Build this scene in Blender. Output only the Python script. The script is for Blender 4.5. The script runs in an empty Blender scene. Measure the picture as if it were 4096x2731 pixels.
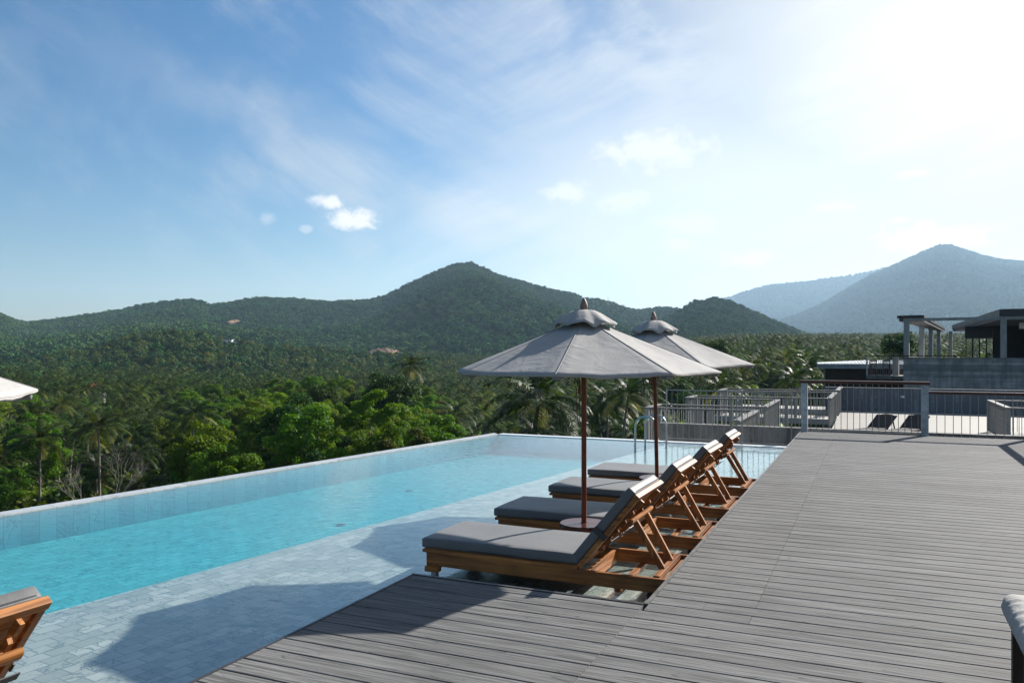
import bpy, math, random
import numpy as np
from mathutils import Vector, Matrix, Euler
R = math.radians
PI = math.pi
scene = bpy.context.scene
col = scene.collection

# ------------------------------------------------------------------ camera, sky, sun, exposure
F = 3250.0                                   # focal length in photo pixels (photo 4096 wide)
cam_d = bpy.data.cameras.new("camera")
cam = bpy.data.objects.new("camera", cam_d); col.objects.link(cam)
cam.location = (0, 0, 1.65); cam.rotation_euler = (R(90), 0, 0)
cam_d.sensor_width = 36.0; cam_d.lens = 36.0 * F / 4096.0
cam_d.shift_y = (1400 - 1365.5) / 4096.0
cam_d.clip_start = 0.05; cam_d.clip_end = 60000
scene.camera = cam
SUN_AZ, SUN_EL = 50.0, 31.0
sd = Vector((math.sin(R(SUN_AZ)) * math.cos(R(SUN_EL)), math.cos(R(SUN_AZ)) * math.cos(R(SUN_EL)), math.sin(R(SUN_EL))))
sun_d = bpy.data.lights.new("sun", 'SUN'); sun_d.energy = 5.0; sun_d.angle = R(0.8); sun_d.color = (1.0, 0.955, 0.89)
sun = bpy.data.objects.new("sun", sun_d); col.objects.link(sun); sun.location = (60, 50, 60)
sun.rotation_euler = sd.to_track_quat('Z', 'Y').to_euler()
scene.view_settings.view_transform = 'Standard'; scene.view_settings.look = 'None'
scene.view_settings.exposure = 1.1; scene.view_settings.gamma = 1.0
scene.view_settings.use_curve_mapping = False
scene.cycles.max_bounces = 7; scene.cycles.diffuse_bounces = 3; scene.cycles.glossy_bounces = 3
scene.cycles.transmission_bounces = 4; scene.cycles.transparent_max_bounces = 12; scene.cycles.volume_bounces = 0
scene.cycles.sample_clamp_indirect = 6.0
scene.cycles.use_adaptive_sampling = True; scene.cycles.adaptive_threshold = 0.012
try:
    scene.cycles.use_denoising = True; scene.cycles.denoiser = 'OPENIMAGEDENOISE'
except Exception: pass

class NT:
    """small helper to wire shader / geometry nodes"""
    def __init__(s, tree): s.t = tree; s.n = tree.nodes; s.l = tree.links
    def new(s, typ, ins=None, **kw):
        nd = s.n.new(typ)
        for k, v in kw.items(): setattr(nd, k, v)
        for k, v in (ins or {}).items(): s.put(nd.inputs[k], v)
        return nd
    def put(s, sock, v):
        if isinstance(v, bpy.types.NodeSocket): s.l.new(v, sock)
        elif isinstance(v, bpy.types.Node): s.l.new(v.outputs[0], sock)
        else: sock.default_value = v
    def math(s, op, a, b=None, c=None, clamp=False):
        nd = s.n.new('ShaderNodeMath'); nd.operation = op; nd.use_clamp = clamp
        for i, v in enumerate((a, b, c)):
            if v is not None: s.put(nd.inputs[i], v)
        return nd.outputs[0]
    def mapr(s, v, a, b, c, d, smooth=True):
        nd = s.n.new('ShaderNodeMapRange'); nd.interpolation_type = 'SMOOTHSTEP' if smooth else 'LINEAR'
        s.put(nd.inputs[0], v)
        for i, x in enumerate((a, b, c, d)): s.put(nd.inputs[i + 1], x)
        return nd.outputs[0]
    def mix(s, f, a, b, mode='MIX'):
        nd = s.n.new('ShaderNodeMix'); nd.data_type = 'RGBA'; nd.blend_type = mode
        s.put(nd.inputs[0], f); s.put(nd.inputs[6], c4(a)); s.put(nd.inputs[7], c4(b))
        return nd.outputs[2]
    def noise(s, vec, scale, detail=3, rough=.55, dist=0.0, out=0):
        nd = s.n.new('ShaderNodeTexNoise')
        if vec is not None: s.put(nd.inputs['Vector'], vec)
        nd.inputs['Scale'].default_value = scale; nd.inputs['Detail'].default_value = detail
        nd.inputs['Roughness'].default_value = rough; nd.inputs['Distortion'].default_value = dist
        return nd.outputs[out]
    def mapping(s, vec, scale=(1, 1, 1), rot=(0, 0, 0), loc=(0, 0, 0)):
        nd = s.n.new('ShaderNodeMapping'); s.put(nd.inputs[0], vec)
        nd.inputs['Scale'].default_value = scale; nd.inputs['Rotation'].default_value = rot; nd.inputs['Location'].default_value = loc
        return nd.outputs[0]

def c4(v):
    if isinstance(v, (tuple, list)) and len(v) == 3: return (v[0], v[1], v[2], 1.0)
    return v

# ---- world: daylight sky with thin cirrus, a bright veil near the sun and small cumulus, all fixed in direction
world = bpy.data.worlds.new("World"); scene.world = world; world.use_nodes = True
W = NT(world.node_tree); W.n.clear()
sky = W.new('ShaderNodeTexSky', sky_type='NISHITA', sun_disc=False, sun_elevation=R(SUN_EL), sun_rotation=R(SUN_AZ), altitude=60,
            air_density=1.0, dust_density=0.6, ozone_density=2.2)
tc = W.new('ShaderNodeTexCoord'); gen = tc.outputs['Generated']
sep = W.new('ShaderNodeSeparateXYZ', {0: gen})
dx, dy, dz = sep.outputs
az = W.math('MULTIPLY', W.math('ARCTAN2', dx, dy), 57.2958)
el = W.math('MULTIPLY', W.math('ARCSINE', dz), 57.2958)
azel = W.new('ShaderNodeCombineXYZ', {0: az, 1: el}).outputs[0]
# streaks of high cloud: noise drawn out along a slanting direction of the sky
wz = W.noise(azel, 0.028, 1, .4, 0, out=1)
wz = W.new('ShaderNodeVectorMath', {0: W.new('ShaderNodeVectorMath', {0: wz, 1: (.5, .5, .5)}, operation='SUBTRACT').outputs[0], 3: 9.0}, operation='SCALE').outputs[0]
aw = W.new('ShaderNodeVectorMath', {0: azel, 1: wz}, operation='ADD').outputs[0]
def streak(th, sx, sy, det, off, rough=.55):
    return W.noise(W.mapping(W.mapping(aw, (1, 1, 1), (0, 0, R(-th))), (sx, sy, 1), (0, 0, 0), (off, off * .7, 0)), 1.0, det, rough, .15)
left = W.math('ADD', W.math('MULTIPLY', streak(-24, .022, .10, 3, 1.3), .52), W.math('MULTIPLY', streak(-30, .05, .42, 8, 5.1, .64), .48))
right = W.math('ADD', W.math('MULTIPLY', streak(14, .026, .11, 3, 8.2), .52), W.math('MULTIPLY', streak(19, .06, .46, 8, 2.4, .64), .48))
rl = W.mapr(az, -12, 8, 0, 1)
cir = W.math('ADD', W.math('MULTIPLY', left, W.math('SUBTRACT', 1.0, rl)), W.math('MULTIPLY', right, rl))
n2 = right
toward = W.mapr(az, -27, 24, 0.0, 1.0)                       # more cloud towards the sun side
cirm = W.mapr(W.math('ADD', cir, W.math('MULTIPLY', toward, 0.15)), 0.46, 0.84, 0.0, 0.74)
bl = W.math('SUBTRACT', el, W.math('MULTIPLY_ADD', az, -.405, 8.0))            # one long diagonal wisp on the left
bl = W.math('ABSOLUTE', W.math('ADD', bl, W.math('MULTIPLY', W.math('SUBTRACT', streak(-22, .06, .16, 5, 3.3), .5), 9.0)))
wisp = W.math('MULTIPLY', W.mapr(bl, 0.2, 3.6, .52, 0.0), W.mapr(az, -31, -12, .2, 1.0))
wisp = W.math('MULTIPLY', wisp, W.mapr(az, -6, 12, 1.0, .5))
cirm = W.math('MAXIMUM', cirm, W.math('MULTIPLY', wisp, W.mapr(left, .36, .6, .35, 1.15)))
# low soft veil near the horizon right of centre
low = W.math('MULTIPLY', W.mapr(el, 3, 16, 1.0, 0.0), W.mapr(az, -14, 10, 0.0, 0.55))
lown = W.math('MULTIPLY', low, W.mapr(W.noise(W.mapping(azel, (.05, .22, 1)), 1.0, 5, .55, .4), .35, .62, .35, 1.0))
def blob(a, e, ra, re, k=1.0):
    v = W.new('ShaderNodeVectorMath', {0: azel, 1: (a, e, 0)}, operation='SUBTRACT').outputs[0]
    v = W.new('ShaderNodeVectorMath', {0: v, 1: (1 / ra, 1 / re, 0)}, operation='MULTIPLY').outputs[0]
    ln = W.new('ShaderNodeVectorMath', {0: v}, operation='LENGTH').outputs['Value']
    return ln
cn = W.noise(W.mapping(azel, (1, 1.3, 1)), 0.75, 6, .62, .2)
cnc = W.math('MULTIPLY', W.math('SUBTRACT', cn, .5), 2.3)
cum = None
for (a, e, ra, re, k) in [(-11.15, 8.9, 1.9, .85, 1), (-12.8, 10.1, 1.25, .55, .95), (-16.7, 8.8, .7, .5, .3), (-14.3, 8.2, .5, .3, .35),
                          (9.7, 13.6, 4.2, 1.5, .62), (4.0, 11.0, 2.0, .8, .62), (7.8, 10.2, 2.4, .9, .4), (12.5, 8.6, 3.0, .9, .42), (11.7, 7.3, 1.2, .5, .4),
                          (27.2, 7.0, 3.6, 1.15, 1), (25.6, 8.2, .9, .35, .6), (26.5, 11.0, 1.3, .4, .6), (16.2, 6.2, 2.3, .7, .7), (21.8, 9.3, 1.6, .4, .5)]:
    ln = blob(a, e, ra, re)
    m = W.math('MULTIPLY', W.mapr(W.math('ADD', ln, cnc), 0.30, 1.12, 1.0, 0.0), k)
    cum = m if cum is None else W.math('MAXIMUM', cum, m)
# glare of the veiled sun
sdot = W.new('ShaderNodeVectorMath', {0: gen, 1: tuple(sd)}, operation='DOT_PRODUCT').outputs['Value']
ang = W.math('MULTIPLY', W.math('ARCCOSINE', sdot), 57.2958)
vl = blob(29, 19.5, 11.5, 10)
vl2 = blob(14, 9.5, 18, 6.5)
veil = W.math('MULTIPLY', W.mapr(W.math('ADD', vl, W.math('MULTIPLY', W.math('SUBTRACT', n2, .5), 3.2)), .20, 1.75, 1.0, 0.0), .92)
vn = W.math('MULTIPLY', W.math('SUBTRACT', n2, .5), 2.6)
veil = W.math('MAXIMUM', veil, W.math('MULTIPLY', W.mapr(W.math('ADD', vl2, vn), .2, 1.5, 1.0, 0.0), .56))
veil = W.math('MAXIMUM', veil, W.mapr(ang, 4, 21, 1.0, 0.0))
m_all = W.math('MAXIMUM', W.math('MAXIMUM', cirm, lown), veil)
# clouds get brighter towards the sun (forward scattering)
cb = W.mapr(ang, 10, 75, .475, .36)
ccol = W.new('ShaderNodeVectorMath', {0: (0.93, .97, 1.0), 3: cb}, operation='SCALE').outputs[0]
cumcol = W.new('ShaderNodeVectorMath', {0: (1.0, .985, .96), 3: W.mapr(ang, 10, 60, .52, .50)}, operation='SCALE').outputs[0]
skys = W.new('ShaderNodeVectorMath', {0: sky.outputs[0], 3: W.math('SUBTRACT', W.mapr(ang, 12, 46, .027, .056), W.mapr(ang, 44, 92, 0.0, .004))}, operation='SCALE').outputs[0]
hs = W.new('ShaderNodeHueSaturation', {'Saturation': W.mapr(ang, 22, 62, .80, 1.36), 'Value': 1.0, 'Color': skys}).outputs[0]
cirm = W.math('MULTIPLY', cirm, W.mapr(az, -32, -13, .40, 1.0))
m_thin = W.math('MAXIMUM', cirm, lown)
vcol = W.new('ShaderNodeVectorMath', {0: (1.0, 1.0, .995), 3: .48}, operation='SCALE').outputs[0]
c1 = W.mix(veil, W.mix(m_thin, hs, ccol), vcol)
c2 = W.mix(cum, c1, cumcol)
below = W.mapr(el, -3, 0.0, 0.0, 1.0)
bg = W.new('ShaderNodeBackground', {'Color': c2, 'Strength': 1.0})
wo = W.new('ShaderNodeOutputWorld'); W.l.new(bg.outputs[0], wo.inputs[0])

# ------------------------------------------------------------------ frames of reference on the ground plan
CA, SA = math.cos(R(24)), math.sin(R(24))
def deck(v, u): return (v * CA + u * SA, -v * SA + u * CA)          # deck plan (across, along) to world
DROT = R(-24)
CP, SP = math.cos(R(31.6)), math.sin(R(31.6))
def poolq(q, p): return (q * CP + p * SP, -q * SP + p * CP)
PROT = R(-31.6)
BX, BY = 24.1, 50.0
def bld(x, y): return (BX + x * CP + y * SP, BY - x * SP + y * CP)

# ------------------------------------------------------------------ mesh helpers
class MB:
    def __init__(s): s.v = []; s.f = []; s.t = []
    def add(s, verts, faces, tint=None, M=None):
        o = len(s.v)
        for p in verts:
            s.v.append(tuple(M @ Vector(p)) if M is not None else tuple(p))
        for f in faces: s.f.append(tuple(i + o for i in f)); s.t.append(0.5 if tint is None else tint)
    def box(s, x0, x1, y0, y1, z0, z1, tint=None, M=None):
        s.add([(x0, y0, z0), (x1, y0, z0), (x1, y1, z0), (x0, y1, z0), (x0, y0, z1), (x1, y0, z1), (x1, y1, z1), (x0, y1, z1)],
              [(3, 2, 1, 0), (4, 5, 6, 7), (0, 1, 5, 4), (1, 2, 6, 5), (2, 3, 7, 6), (3, 0, 4, 7)], tint, M)
    def bar(s, a, b, w, h, up=(0, 0, 1), tint=None):
        a, b = Vector(a), Vector(b); d = (b - a); L = d.length; d.normalize()
        side = d.cross(Vector(up))
        if side.length < 1e-4: side = d.cross(Vector((0, 1, 0)))
        side.normalize(); upv = side.cross(d)
        M = Matrix((( d.x, side.x, upv.x, a.x), (d.y, side.y, upv.y, a.y), (d.z, side.z, upv.z, a.z), (0, 0, 0, 1)))
        s.box(0, L, -w / 2, w / 2, -h / 2, h / 2, tint, M)
    def tube(s, pts, rad, n=8, cap=True, tint=None):
        pts = [Vector(p) for p in pts]
        rs = rad if isinstance(rad, (list, tuple)) else [rad] * len(pts)
        ref = None; rings = []
        for i, p in enumerate(pts):
            d = (pts[min(i + 1, len(pts) - 1)] - pts[max(i - 1, 0)]).normalized()
            if ref is None: ref = d.orthogonal().normalized()
            ref = (ref - d * ref.dot(d))
            ref = ref.normalized() if ref.length > 1e-5 else d.orthogonal().normalized()
            b = d.cross(ref)
            rings.append([p + (ref * math.cos(2 * PI * k / n) + b * math.sin(2 * PI * k / n)) * rs[i] for k in range(n)])
        vs = [v for r in rings for v in r]; fs = []
        for i in range(len(pts) - 1):
            for k in range(n):
                a = i * n + k; b2 = i * n + (k + 1) % n
                fs.append((a, b2, b2 + n, a + n))
        if cap: fs.append(tuple(reversed(range(n)))); fs.append(tuple((len(pts) - 1) * n + k for k in range(n)))
        s.add(vs, fs, tint)
    def lathe(s, prof, n=24, tint=None, M=None):
        vs = []; fs = []
        for (r, z) in prof:
            for k in range(n): vs.append((r * math.cos(2 * PI * k / n), r * math.sin(2 * PI * k / n), z))
        for i in range(len(prof) - 1):
            for k in range(n):
                a = i * n + k; b = i * n + (k + 1) % n
                fs.append((a, b, b + n, a + n))
        if prof[0][0] > 1e-4: fs.append(tuple(reversed(range(n))))
        if prof[-1][0] > 1e-4: fs.append(tuple((len(prof) - 1) * n + k for k in range(n)))
        s.add(vs, fs, tint, M)
    def poly(s, pts, z0, z1, tint=None):
        n = len(pts)
        s.add([(x, y, z0) for x, y in pts] + [(x, y, z1) for x, y in pts],
              [tuple(reversed(range(n))), tuple(range(n, 2 * n))] + [(i, (i + 1) % n, n + (i + 1) % n, n + i) for i in range(n)], tint)
    def roundbox(s, x0, x1, y0, y1, z0, z1, r, nx=10, ny=8, nz=4, crown=0.0, M=None, wob=0.0, seed=0):
        """box with rounded edges, top slightly crowned"""
        cx, cy, cz = (x0 + x1) / 2, (y0 + y1) / 2, (z0 + z1) / 2
        hx, hy, hz = (x1 - x0) / 2, (y1 - y0) / 2, (z1 - z0) / 2
        def lin(h, n): 
            a = [-h, -h + r * .35, -h + r]; b = [-h + r + (2 * h - 2 * r) * i / n for i in range(1, n)]; return a + b + [h - r, h - r * .35, h]
        X, Y = lin(hx, nx), lin(hy, ny); Z = lin(hz, nz) if hz > r else [-hz, -hz * .5, 0, hz * .5, hz]
        rz = min(r, hz)
        idx = {}; vs = []; fs = []
        def vert(i, j, k):
            key = (i, j, k)
            if key in idx: return idx[key]
            x, y, z = X[i], Y[j], Z[k]
            ix = max(-hx + r, min(hx - r, x)); iy = max(-hy + r, min(hy - r, y)); iz = max(-hz + rz, min(hz - rz, z))
            d = Vector((x - ix, y - iy, (z - iz) * (r / rz)))
            if d.length > 1e-6:
                m = max(abs(d.x), abs(d.y), abs(d.z)); d = d.normalized() * m
            p = Vector((ix + d.x, iy + d.y, iz + d.z * rz / r))
            if p.z > 0 and crown: p.z += crown * (1 - (p.x / hx) ** 4) * (1 - (p.y / hy) ** 4)
            if wob:
                p.z += wob * math.sin(p.x * 7.3 + seed) * math.sin(p.y * 9.1 + seed * 2.3) * (1 if p.z > 0 else 0)
                p.y += wob * .6 * math.sin(p.x * 11.0 + seed * 1.7)
            idx[key] = len(vs); vs.append((p.x + cx, p.y + cy, p.z + cz)); return idx[key]
        a, b, c = len(X) - 1, len(Y) - 1, len(Z) - 1
        for i in range(a):
            for j in range(b):
                fs.append((vert(i, j, 0), vert(i, j + 1, 0), vert(i + 1, j + 1, 0), vert(i + 1, j, 0)))
                fs.append((vert(i, j, c), vert(i + 1, j, c), vert(i + 1, j + 1, c), vert(i, j + 1, c)))
        for i in range(a):
            for k in range(c):
                fs.append((vert(i, 0, k), vert(i + 1, 0, k), vert(i + 1, 0, k + 1), vert(i, 0, k + 1)))
                fs.append((vert(i, b, k), vert(i, b, k + 1), vert(i + 1, b, k + 1), vert(i + 1, b, k)))
        for j in range(b):
            for k in range(c):
                fs.append((vert(0, j, k), vert(0, j, k + 1), vert(0, j + 1, k + 1), vert(0, j + 1, k)))
                fs.append((vert(a, j, k), vert(a, j + 1, k), vert(a, j + 1, k + 1), vert(a, j, k + 1)))
        s.add(vs, fs, None, M)
    def mesh(s, name, smooth=False, sharp=None):
        me = bpy.data.meshes.new(name); me.from_pydata(s.v, [], s.f)
        at = me.attributes.new('tint', 'FLOAT', 'FACE'); at.data.foreach_set('value', s.t)
        if smooth: me.polygons.foreach_set('use_smooth', [True] * len(me.polygons))
        me.update()
        if smooth and sharp:
            try: me.set_sharp_from_angle(angle=R(sharp))
            except Exception: pass
        return me
    def build(s, name, m, parent=None, smooth=False, sharp=35, bevel=0):
        me = s.mesh(name, smooth, sharp); me.materials.append(m)
        return link(name, me, parent, bevel)
def link(name, me, parent=None, bevel=0):
    o = bpy.data.objects.new(name, me); col.objects.link(o)
    if parent is not None: o.parent = parent
    if bevel:
        b = o.modifiers.new('bevel', 'BEVEL'); b.width = bevel; b.segments = 2; b.limit_method = 'ANGLE'; b.angle_limit = R(40)
    return o
def thing(name, label, cat, loc=(0, 0, 0), rz=0, group=None):
    o = bpy.data.objects.new(name, None); col.objects.link(o); o.empty_display_size = .2
    o.location = loc; o.rotation_euler = (0, 0, rz)
    return tag(o, label, cat, group)
def tag(o, label=None, cat=None, group=None, kind=None):
    if label: o['label'] = label
    if cat: o['category'] = cat
    if group: o['group'] = group
    if kind: o['kind'] = kind
    return o
def struct(o, label=None):
    o['kind'] = 'structure'
    if label: o['label'] = label
    return o
def copy_tree(o, parent=None):
    c = o.copy(); col.objects.link(c)
    if parent is not None: c.parent = parent
    for ch in list(o.children): copy_tree(ch, c)
    return c

# ------------------------------------------------------------------ materials
def new_mat(name):
    m = bpy.data.materials.new(name); m.use_nodes = True
    t = NT(m.node_tree); t.n.clear()
    out = t.new('ShaderNodeOutputMaterial')
    return m, t, out
def principled(t, out, base, rough, metal=0.0, spec=0.5, bump=None, bstr=.2, bdist=.01, **kw):
    b = t.new('ShaderNodeBsdfPrincipled')
    t.put(b.inputs['Base Color'], c4(base)); t.put(b.inputs['Roughness'], rough)
    b.inputs['Metallic'].default_value = metal; b.inputs['Specular IOR Level'].default_value = spec
    for k, v in kw.items(): t.put(b.inputs[k.replace('_', ' ')], v)
    if bump is not None:
        bn = t.new('ShaderNodeBump', {'Strength': bstr, 'Distance': bdist, 'Height': bump}); t.l.new(bn.outputs[0], b.inputs['Normal'])
    t.l.new(b.outputs[0], out.inputs[0]); return b
def objco(t): return t.new('ShaderNodeTexCoord').outputs['Object']
def tint(t): return t.new('ShaderNodeAttribute', attribute_name='tint').outputs['Fac']

def m_wood(name, c1, c2, axis=0, rough=.5, scale=1.0, gloss=.32):
    m, t, out = new_mat(name); co = objco(t)
    sc = [38, 38, 38]; sc[axis] = 1.6
    g = t.noise(t.mapping(co, tuple(x * scale for x in sc)), 1.0, 5, .6, .8)
    g2 = t.noise(co, 2.2 * scale, 3, .5, .3)
    f = t.math('ADD', t.math('MULTIPLY', g, .75), t.math('MULTIPLY', g2, .45))
    colr = t.mix(t.mapr(f, .4, .82, 0, 1), c1, c2)
    rnd = t.new('ShaderNodeObjectInfo').outputs['Random']
    colr = t.new('ShaderNodeHueSaturation', {'Color': colr, 'Value': t.mapr(rnd, 0, 1, .82, 1.18, False)}).outputs[0]
    principled(t, out, colr, t.mapr(g, .3, .7, rough - .08, rough + .12), spec=gloss, bump=g, bstr=.25, bdist=.002)
    return m
TEAK_D, TEAK_L = (.09, .026, .006), (.38, .152, .038)
M_teak = [m_wood('teak_along_%s' % 'xyz'[a], TEAK_D, TEAK_L, a) for a in range(3)]
M_pole = m_wood('varnished_hardwood', (.085, .016, .005), (.16, .036, .011), 2, rough=.28)
M_disc = m_wood('dark_hardwood_disc', (.035, .011, .007), (.085, .028, .018), 0, rough=.25)
M_rail = m_wood('handrail_hardwood', (.03, .011, .008), (.075, .027, .018), 0, rough=.35)
M_railgrey = m_wood('weathered_handrail', (.08, .075, .07), (.20, .19, .18), 0, rough=.5)
M_darkwood = m_wood('dark_timber', (.012, .008, .006), (.035, .022, .015), 0, rough=.5)
M_redwood = m_wood('reddish_furniture_wood', (.06, .014, .009), (.15, .04, .02), 2, rough=.4)

def m_simple(name, base, rough=.5, metal=0, spec=.5, nscale=12, var=.15, bstr=.1):
    m, t, out = new_mat(name); co = objco(t)
    n = t.noise(co, nscale, 5, .6)
    d = tuple(x * (1 - var) for x in base); l = tuple(min(1, x * (1 + var)) for x in base)
    principled(t, out, t.mix(t.mapr(n, .3, .7, 0, 1), d, l), t.mapr(n, .3, .7, max(.05, rough - .07), rough + .07), metal, spec, bump=n, bstr=bstr, bdist=.004)
    return m
M_steel = m_simple('brushed_steel', (.40, .40, .40), .34, 1.0, nscale=40, var=.08, bstr=.03)
M_galv = m_simple('galvanised_steel', (.27, .30, .32), .5, .25, nscale=9, var=.3)
M_picket = m_simple('grey_painted_steel', (.21, .21, .205), .45, .3, nscale=20, var=.2)
M_black = m_simple('plain_black', (.012, .012, .014), .6)
M_strap = m_simple('dark_strap', (.025, .028, .033), .6, nscale=60)
M_cord = m_simple('cord', (.05, .045, .045), .7)
M_redcord = m_simple('red_brown_cord', (.10, .02, .015), .7)
M_terrace = m_simple('pale_terrace_floor', (.21, .198, .175), .7, nscale=1.3, var=.10)
M_slab = m_simple('pale_slab', (.30, .29, .265), .7, nscale=2, var=.12)
M_white = m_simple('white_paint', (.72, .72, .70), .5, nscale=4, var=.06)
M_metalroof = m_simple('pale_metal_roof', (.62, .62, .60), .32, .35, nscale=3, var=.1)
M_fascia = m_simple('blue_grey_fascia', (.22, .26, .29), .55, nscale=3, var=.2)
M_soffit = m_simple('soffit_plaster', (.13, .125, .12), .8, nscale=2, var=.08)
M_darkroof = m_simple('dark_roof_edge', (.018, .02, .024), .5, nscale=3, var=.3)
M_darkint = m_simple('dark_interior', (.02, .02, .022), .7, nscale=2, var=.3)  # shade inside deep rooms is put into this near-black colour
M_earth = m_simple('bare_earth', (.22, .14, .09), .9, nscale=.12, var=.4)
M_redroof = m_simple('red_tin_roof', (.34, .07, .045), .5, nscale=2, var=.2)

def m_concrete(name, base, dark, board=0, stain=1.0, streak=1.0):
    m, t, out = new_mat(name); co = objco(t)
    n = t.noise(co, 1.6, 8, .62, .3); n2 = t.noise(co, 14, 5, .6)
    sx = t.noise(t.mapping(co, (3.0, 3.0, .35)), 1.4, 6, .65, .6)
    f = t.math('ADD', t.math('MULTIPLY', n, .55), t.math('MULTIPLY', sx, .55 * streak))
    f = t.math('ADD', f, t.math('MULTIPLY', t.math('SUBTRACT', n2, .5), .25))
    c = t.mix(t.mapr(f, .38, .72, 0, stain), base, dark)
    bump = n2
    if board:
        z = t.new('ShaderNodeSeparateXYZ', {0: co}).outputs[2]
        row = t.math('FLOOR', t.math('DIVIDE', z, board))
        wn = t.new('ShaderNodeTexWhiteNoise', {'W': row}, noise_dimensions='1D').outputs['Value']
        fr = t.math('FRACT', t.math('DIVIDE', z, board))
        ln = t.math('LESS_THAN', fr, .06)
        hn = t.noise(t.mapping(co, (.5, .5, 5)), 1.5, 4, .6)
        c = t.mix(t.math('MULTIPLY', t.mapr(t.math('ADD', t.math('MULTIPLY', wn, .5), hn), .5, 1.0, 0, 1), .65), c, tuple(x * .55 for x in dark))
        c = t.mix(t.math('MULTIPLY', ln, .6), c, tuple(x * .4 for x in dark))
        bump = t.math('ADD', t.math('MULTIPLY', n2, .4), t.math('SUBTRACT', wn, ln))
    principled(t, out, c, .82, spec=.3, bump=bump, bstr=.35, bdist=.012)
    return m
M_conc = m_concrete('weathered_concrete', (.18, .175, .165), (.06, .058, .056), stain=.9)
M_conc_board = m_concrete('board_marked_concrete', (.35, .35, .345), (.17, .17, .17), board=.19)
M_conc_blue = m_concrete('stained_grey_wall', (.26, .28, .305), (.12, .128, .14), streak=1.6)
M_conc_col = m_concrete('smooth_concrete', (.31, .32, .32), (.22, .225, .225))
M_conc_base = m_concrete('pale_concrete', (.42, .40, .37), (.30, .29, .27))

def m_decking():
    m, t, out = new_mat('grey_composite_decking'); co = objco(t); tn = tint(t)
    off = t.new('ShaderNodeCombineXYZ', {0: t.math('MULTIPLY', tn, 37.0), 1: t.math('MULTIPLY', tn, 11.3)}).outputs[0]
    p = t.new('ShaderNodeVectorMath', {0: co, 1: off}, operation='ADD').outputs[0]
    # cathedral-like grain: rings of a stretched, distorted field
    fld = t.noise(t.mapping(p, (.55, 6.5, 1)), 1.0, 2, .45, .5)
    rings = t.math('FRACT', t.math('MULTIPLY', fld, 15.0))
    line = t.math('MULTIPLY', t.mapr(rings, .0, .13, 1.0, 0.0), t.mapr(t.noise(t.mapping(p, (1.2, 9, 1)), 1.3, 3), .38, .6, 0, 1))
    fine = t.noise(t.mapping(p, (1.6, 62, 1)), 1.0, 4, .65, .25)
    blot = t.noise(t.mapping(co, (.5, 1.0, 1)), 1.1, 4, .6)
    c = t.mix(t.mapr(fine, .36, .66, 0, 1), (.080, .079, .0775), (.184, .182, .179))
    c = t.mix(t.math('MULTIPLY', line, .60), c, (.03, .03, .03))
    v = t.math('MULTIPLY', t.mapr(tn, 0, 1, .91, 1.09, False), t.mapr(blot, .3, .7, .93, 1.07))
    c = t.new('ShaderNodeHueSaturation', {'Color': c, 'Value': v}).outputs[0]
    scr = t.noise(t.mapping(co, (9, 2.0, 1), (0, 0, .9)), 3.0, 6, .7, 1.5)
    c = t.mix(t.mapr(scr, .70, .80, 0, .35), c, (.24, .235, .23))
    hgt = t.math('SUBTRACT', t.math('MULTIPLY', fine, .6), line)
    principled(t, out, c, t.mapr(fine, .3, .7, .72, .85), spec=.10, bump=hgt, bstr=.45, bdist=.004)
    return m
M_deck = m_decking()
M_trim = m_simple('deck_edge_trim', (.11, .108, .105), .45, nscale=8, var=.15)
M_trimdark = m_simple('dark_deck_trim', (.03, .03, .032), .5, nscale=8, var=.15)

def m_tile(name, tw, th, cA, cB, vein, mortar, axes='xy', rot=0.0, rough=.25, offset=.5):
    m, t, out = new_mat(name); co = objco(t)
    if axes == 'yz':
        s = t.new('ShaderNodeSeparateXYZ', {0: co}); vec = t.new('ShaderNodeCombineXYZ', {0: s.outputs[1], 1: s.outputs[2]}).outputs[0]
    elif axes == 'xz':
        s = t.new('ShaderNodeSeparateXYZ', {0: co}); vec = t.new('ShaderNodeCombineXYZ', {0: s.outputs[0], 1: s.outputs[2]}).outputs[0]
    else: vec = t.mapping(co, (1, 1, 1), (0, 0, rot))
    br = t.new('ShaderNodeTexBrick', {'Vector': vec, 'Color1': (0, 0, 0, 1), 'Color2': (1, 1, 1, 1), 'Mortar': (.5, .5, .5, 1), 'Scale': 1.0, 'Mortar Size': .0045,
                                      'Mortar Smooth': .2, 'Bias': 0.0, 'Brick Width': tw, 'Row Height': th}, offset=offset, squash=1.0)
    rnd = br.outputs['Color']; mo = br.outputs['Fac']
    r1 = t.new('ShaderNodeSeparateColor', {0: rnd}).outputs[0]
    # marble: wandering veins, shifted per tile
    sh = t.new('ShaderNodeVectorMath', {0: rnd, 3: 7.0}, operation='SCALE').outputs[0]
    pv = t.new('ShaderNodeVectorMath', {0: co, 1: sh}, operation='ADD').outputs[0]
    dn = t.noise(pv, 3.4, 6, .62, 1.6)
    v1 = t.mapr(t.math('ABSOLUTE', t.math('SUBTRACT', dn, .5)), 0, .030, 1, 0)
    gate = t.mapr(t.noise(pv, 1.7, 3), .42, .58, 0, 1)
    cl = t.noise(pv, 5.5, 5, .6, .8)
    c = t.mix(t.mapr(r1, 0, 1, 0, 1, False), cA, cB)
    c = t.mix(t.mapr(cl, .48, .74, 0, .55), c, tuple(a * .5 + b * .5 for a, b in zip(cB, vein)))
    c = t.mix(t.math('MULTIPLY', t.math('MULTIPLY', v1, gate), .92), c, vein)
    c = t.mix(t.math('MULTIPLY', mo, .72), c, mortar)
    principled(t, out, c, rough, spec=.4, bump=t.math('SUBTRACT', 1.0, mo), bstr=.3, bdist=.003)
    return m
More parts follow.
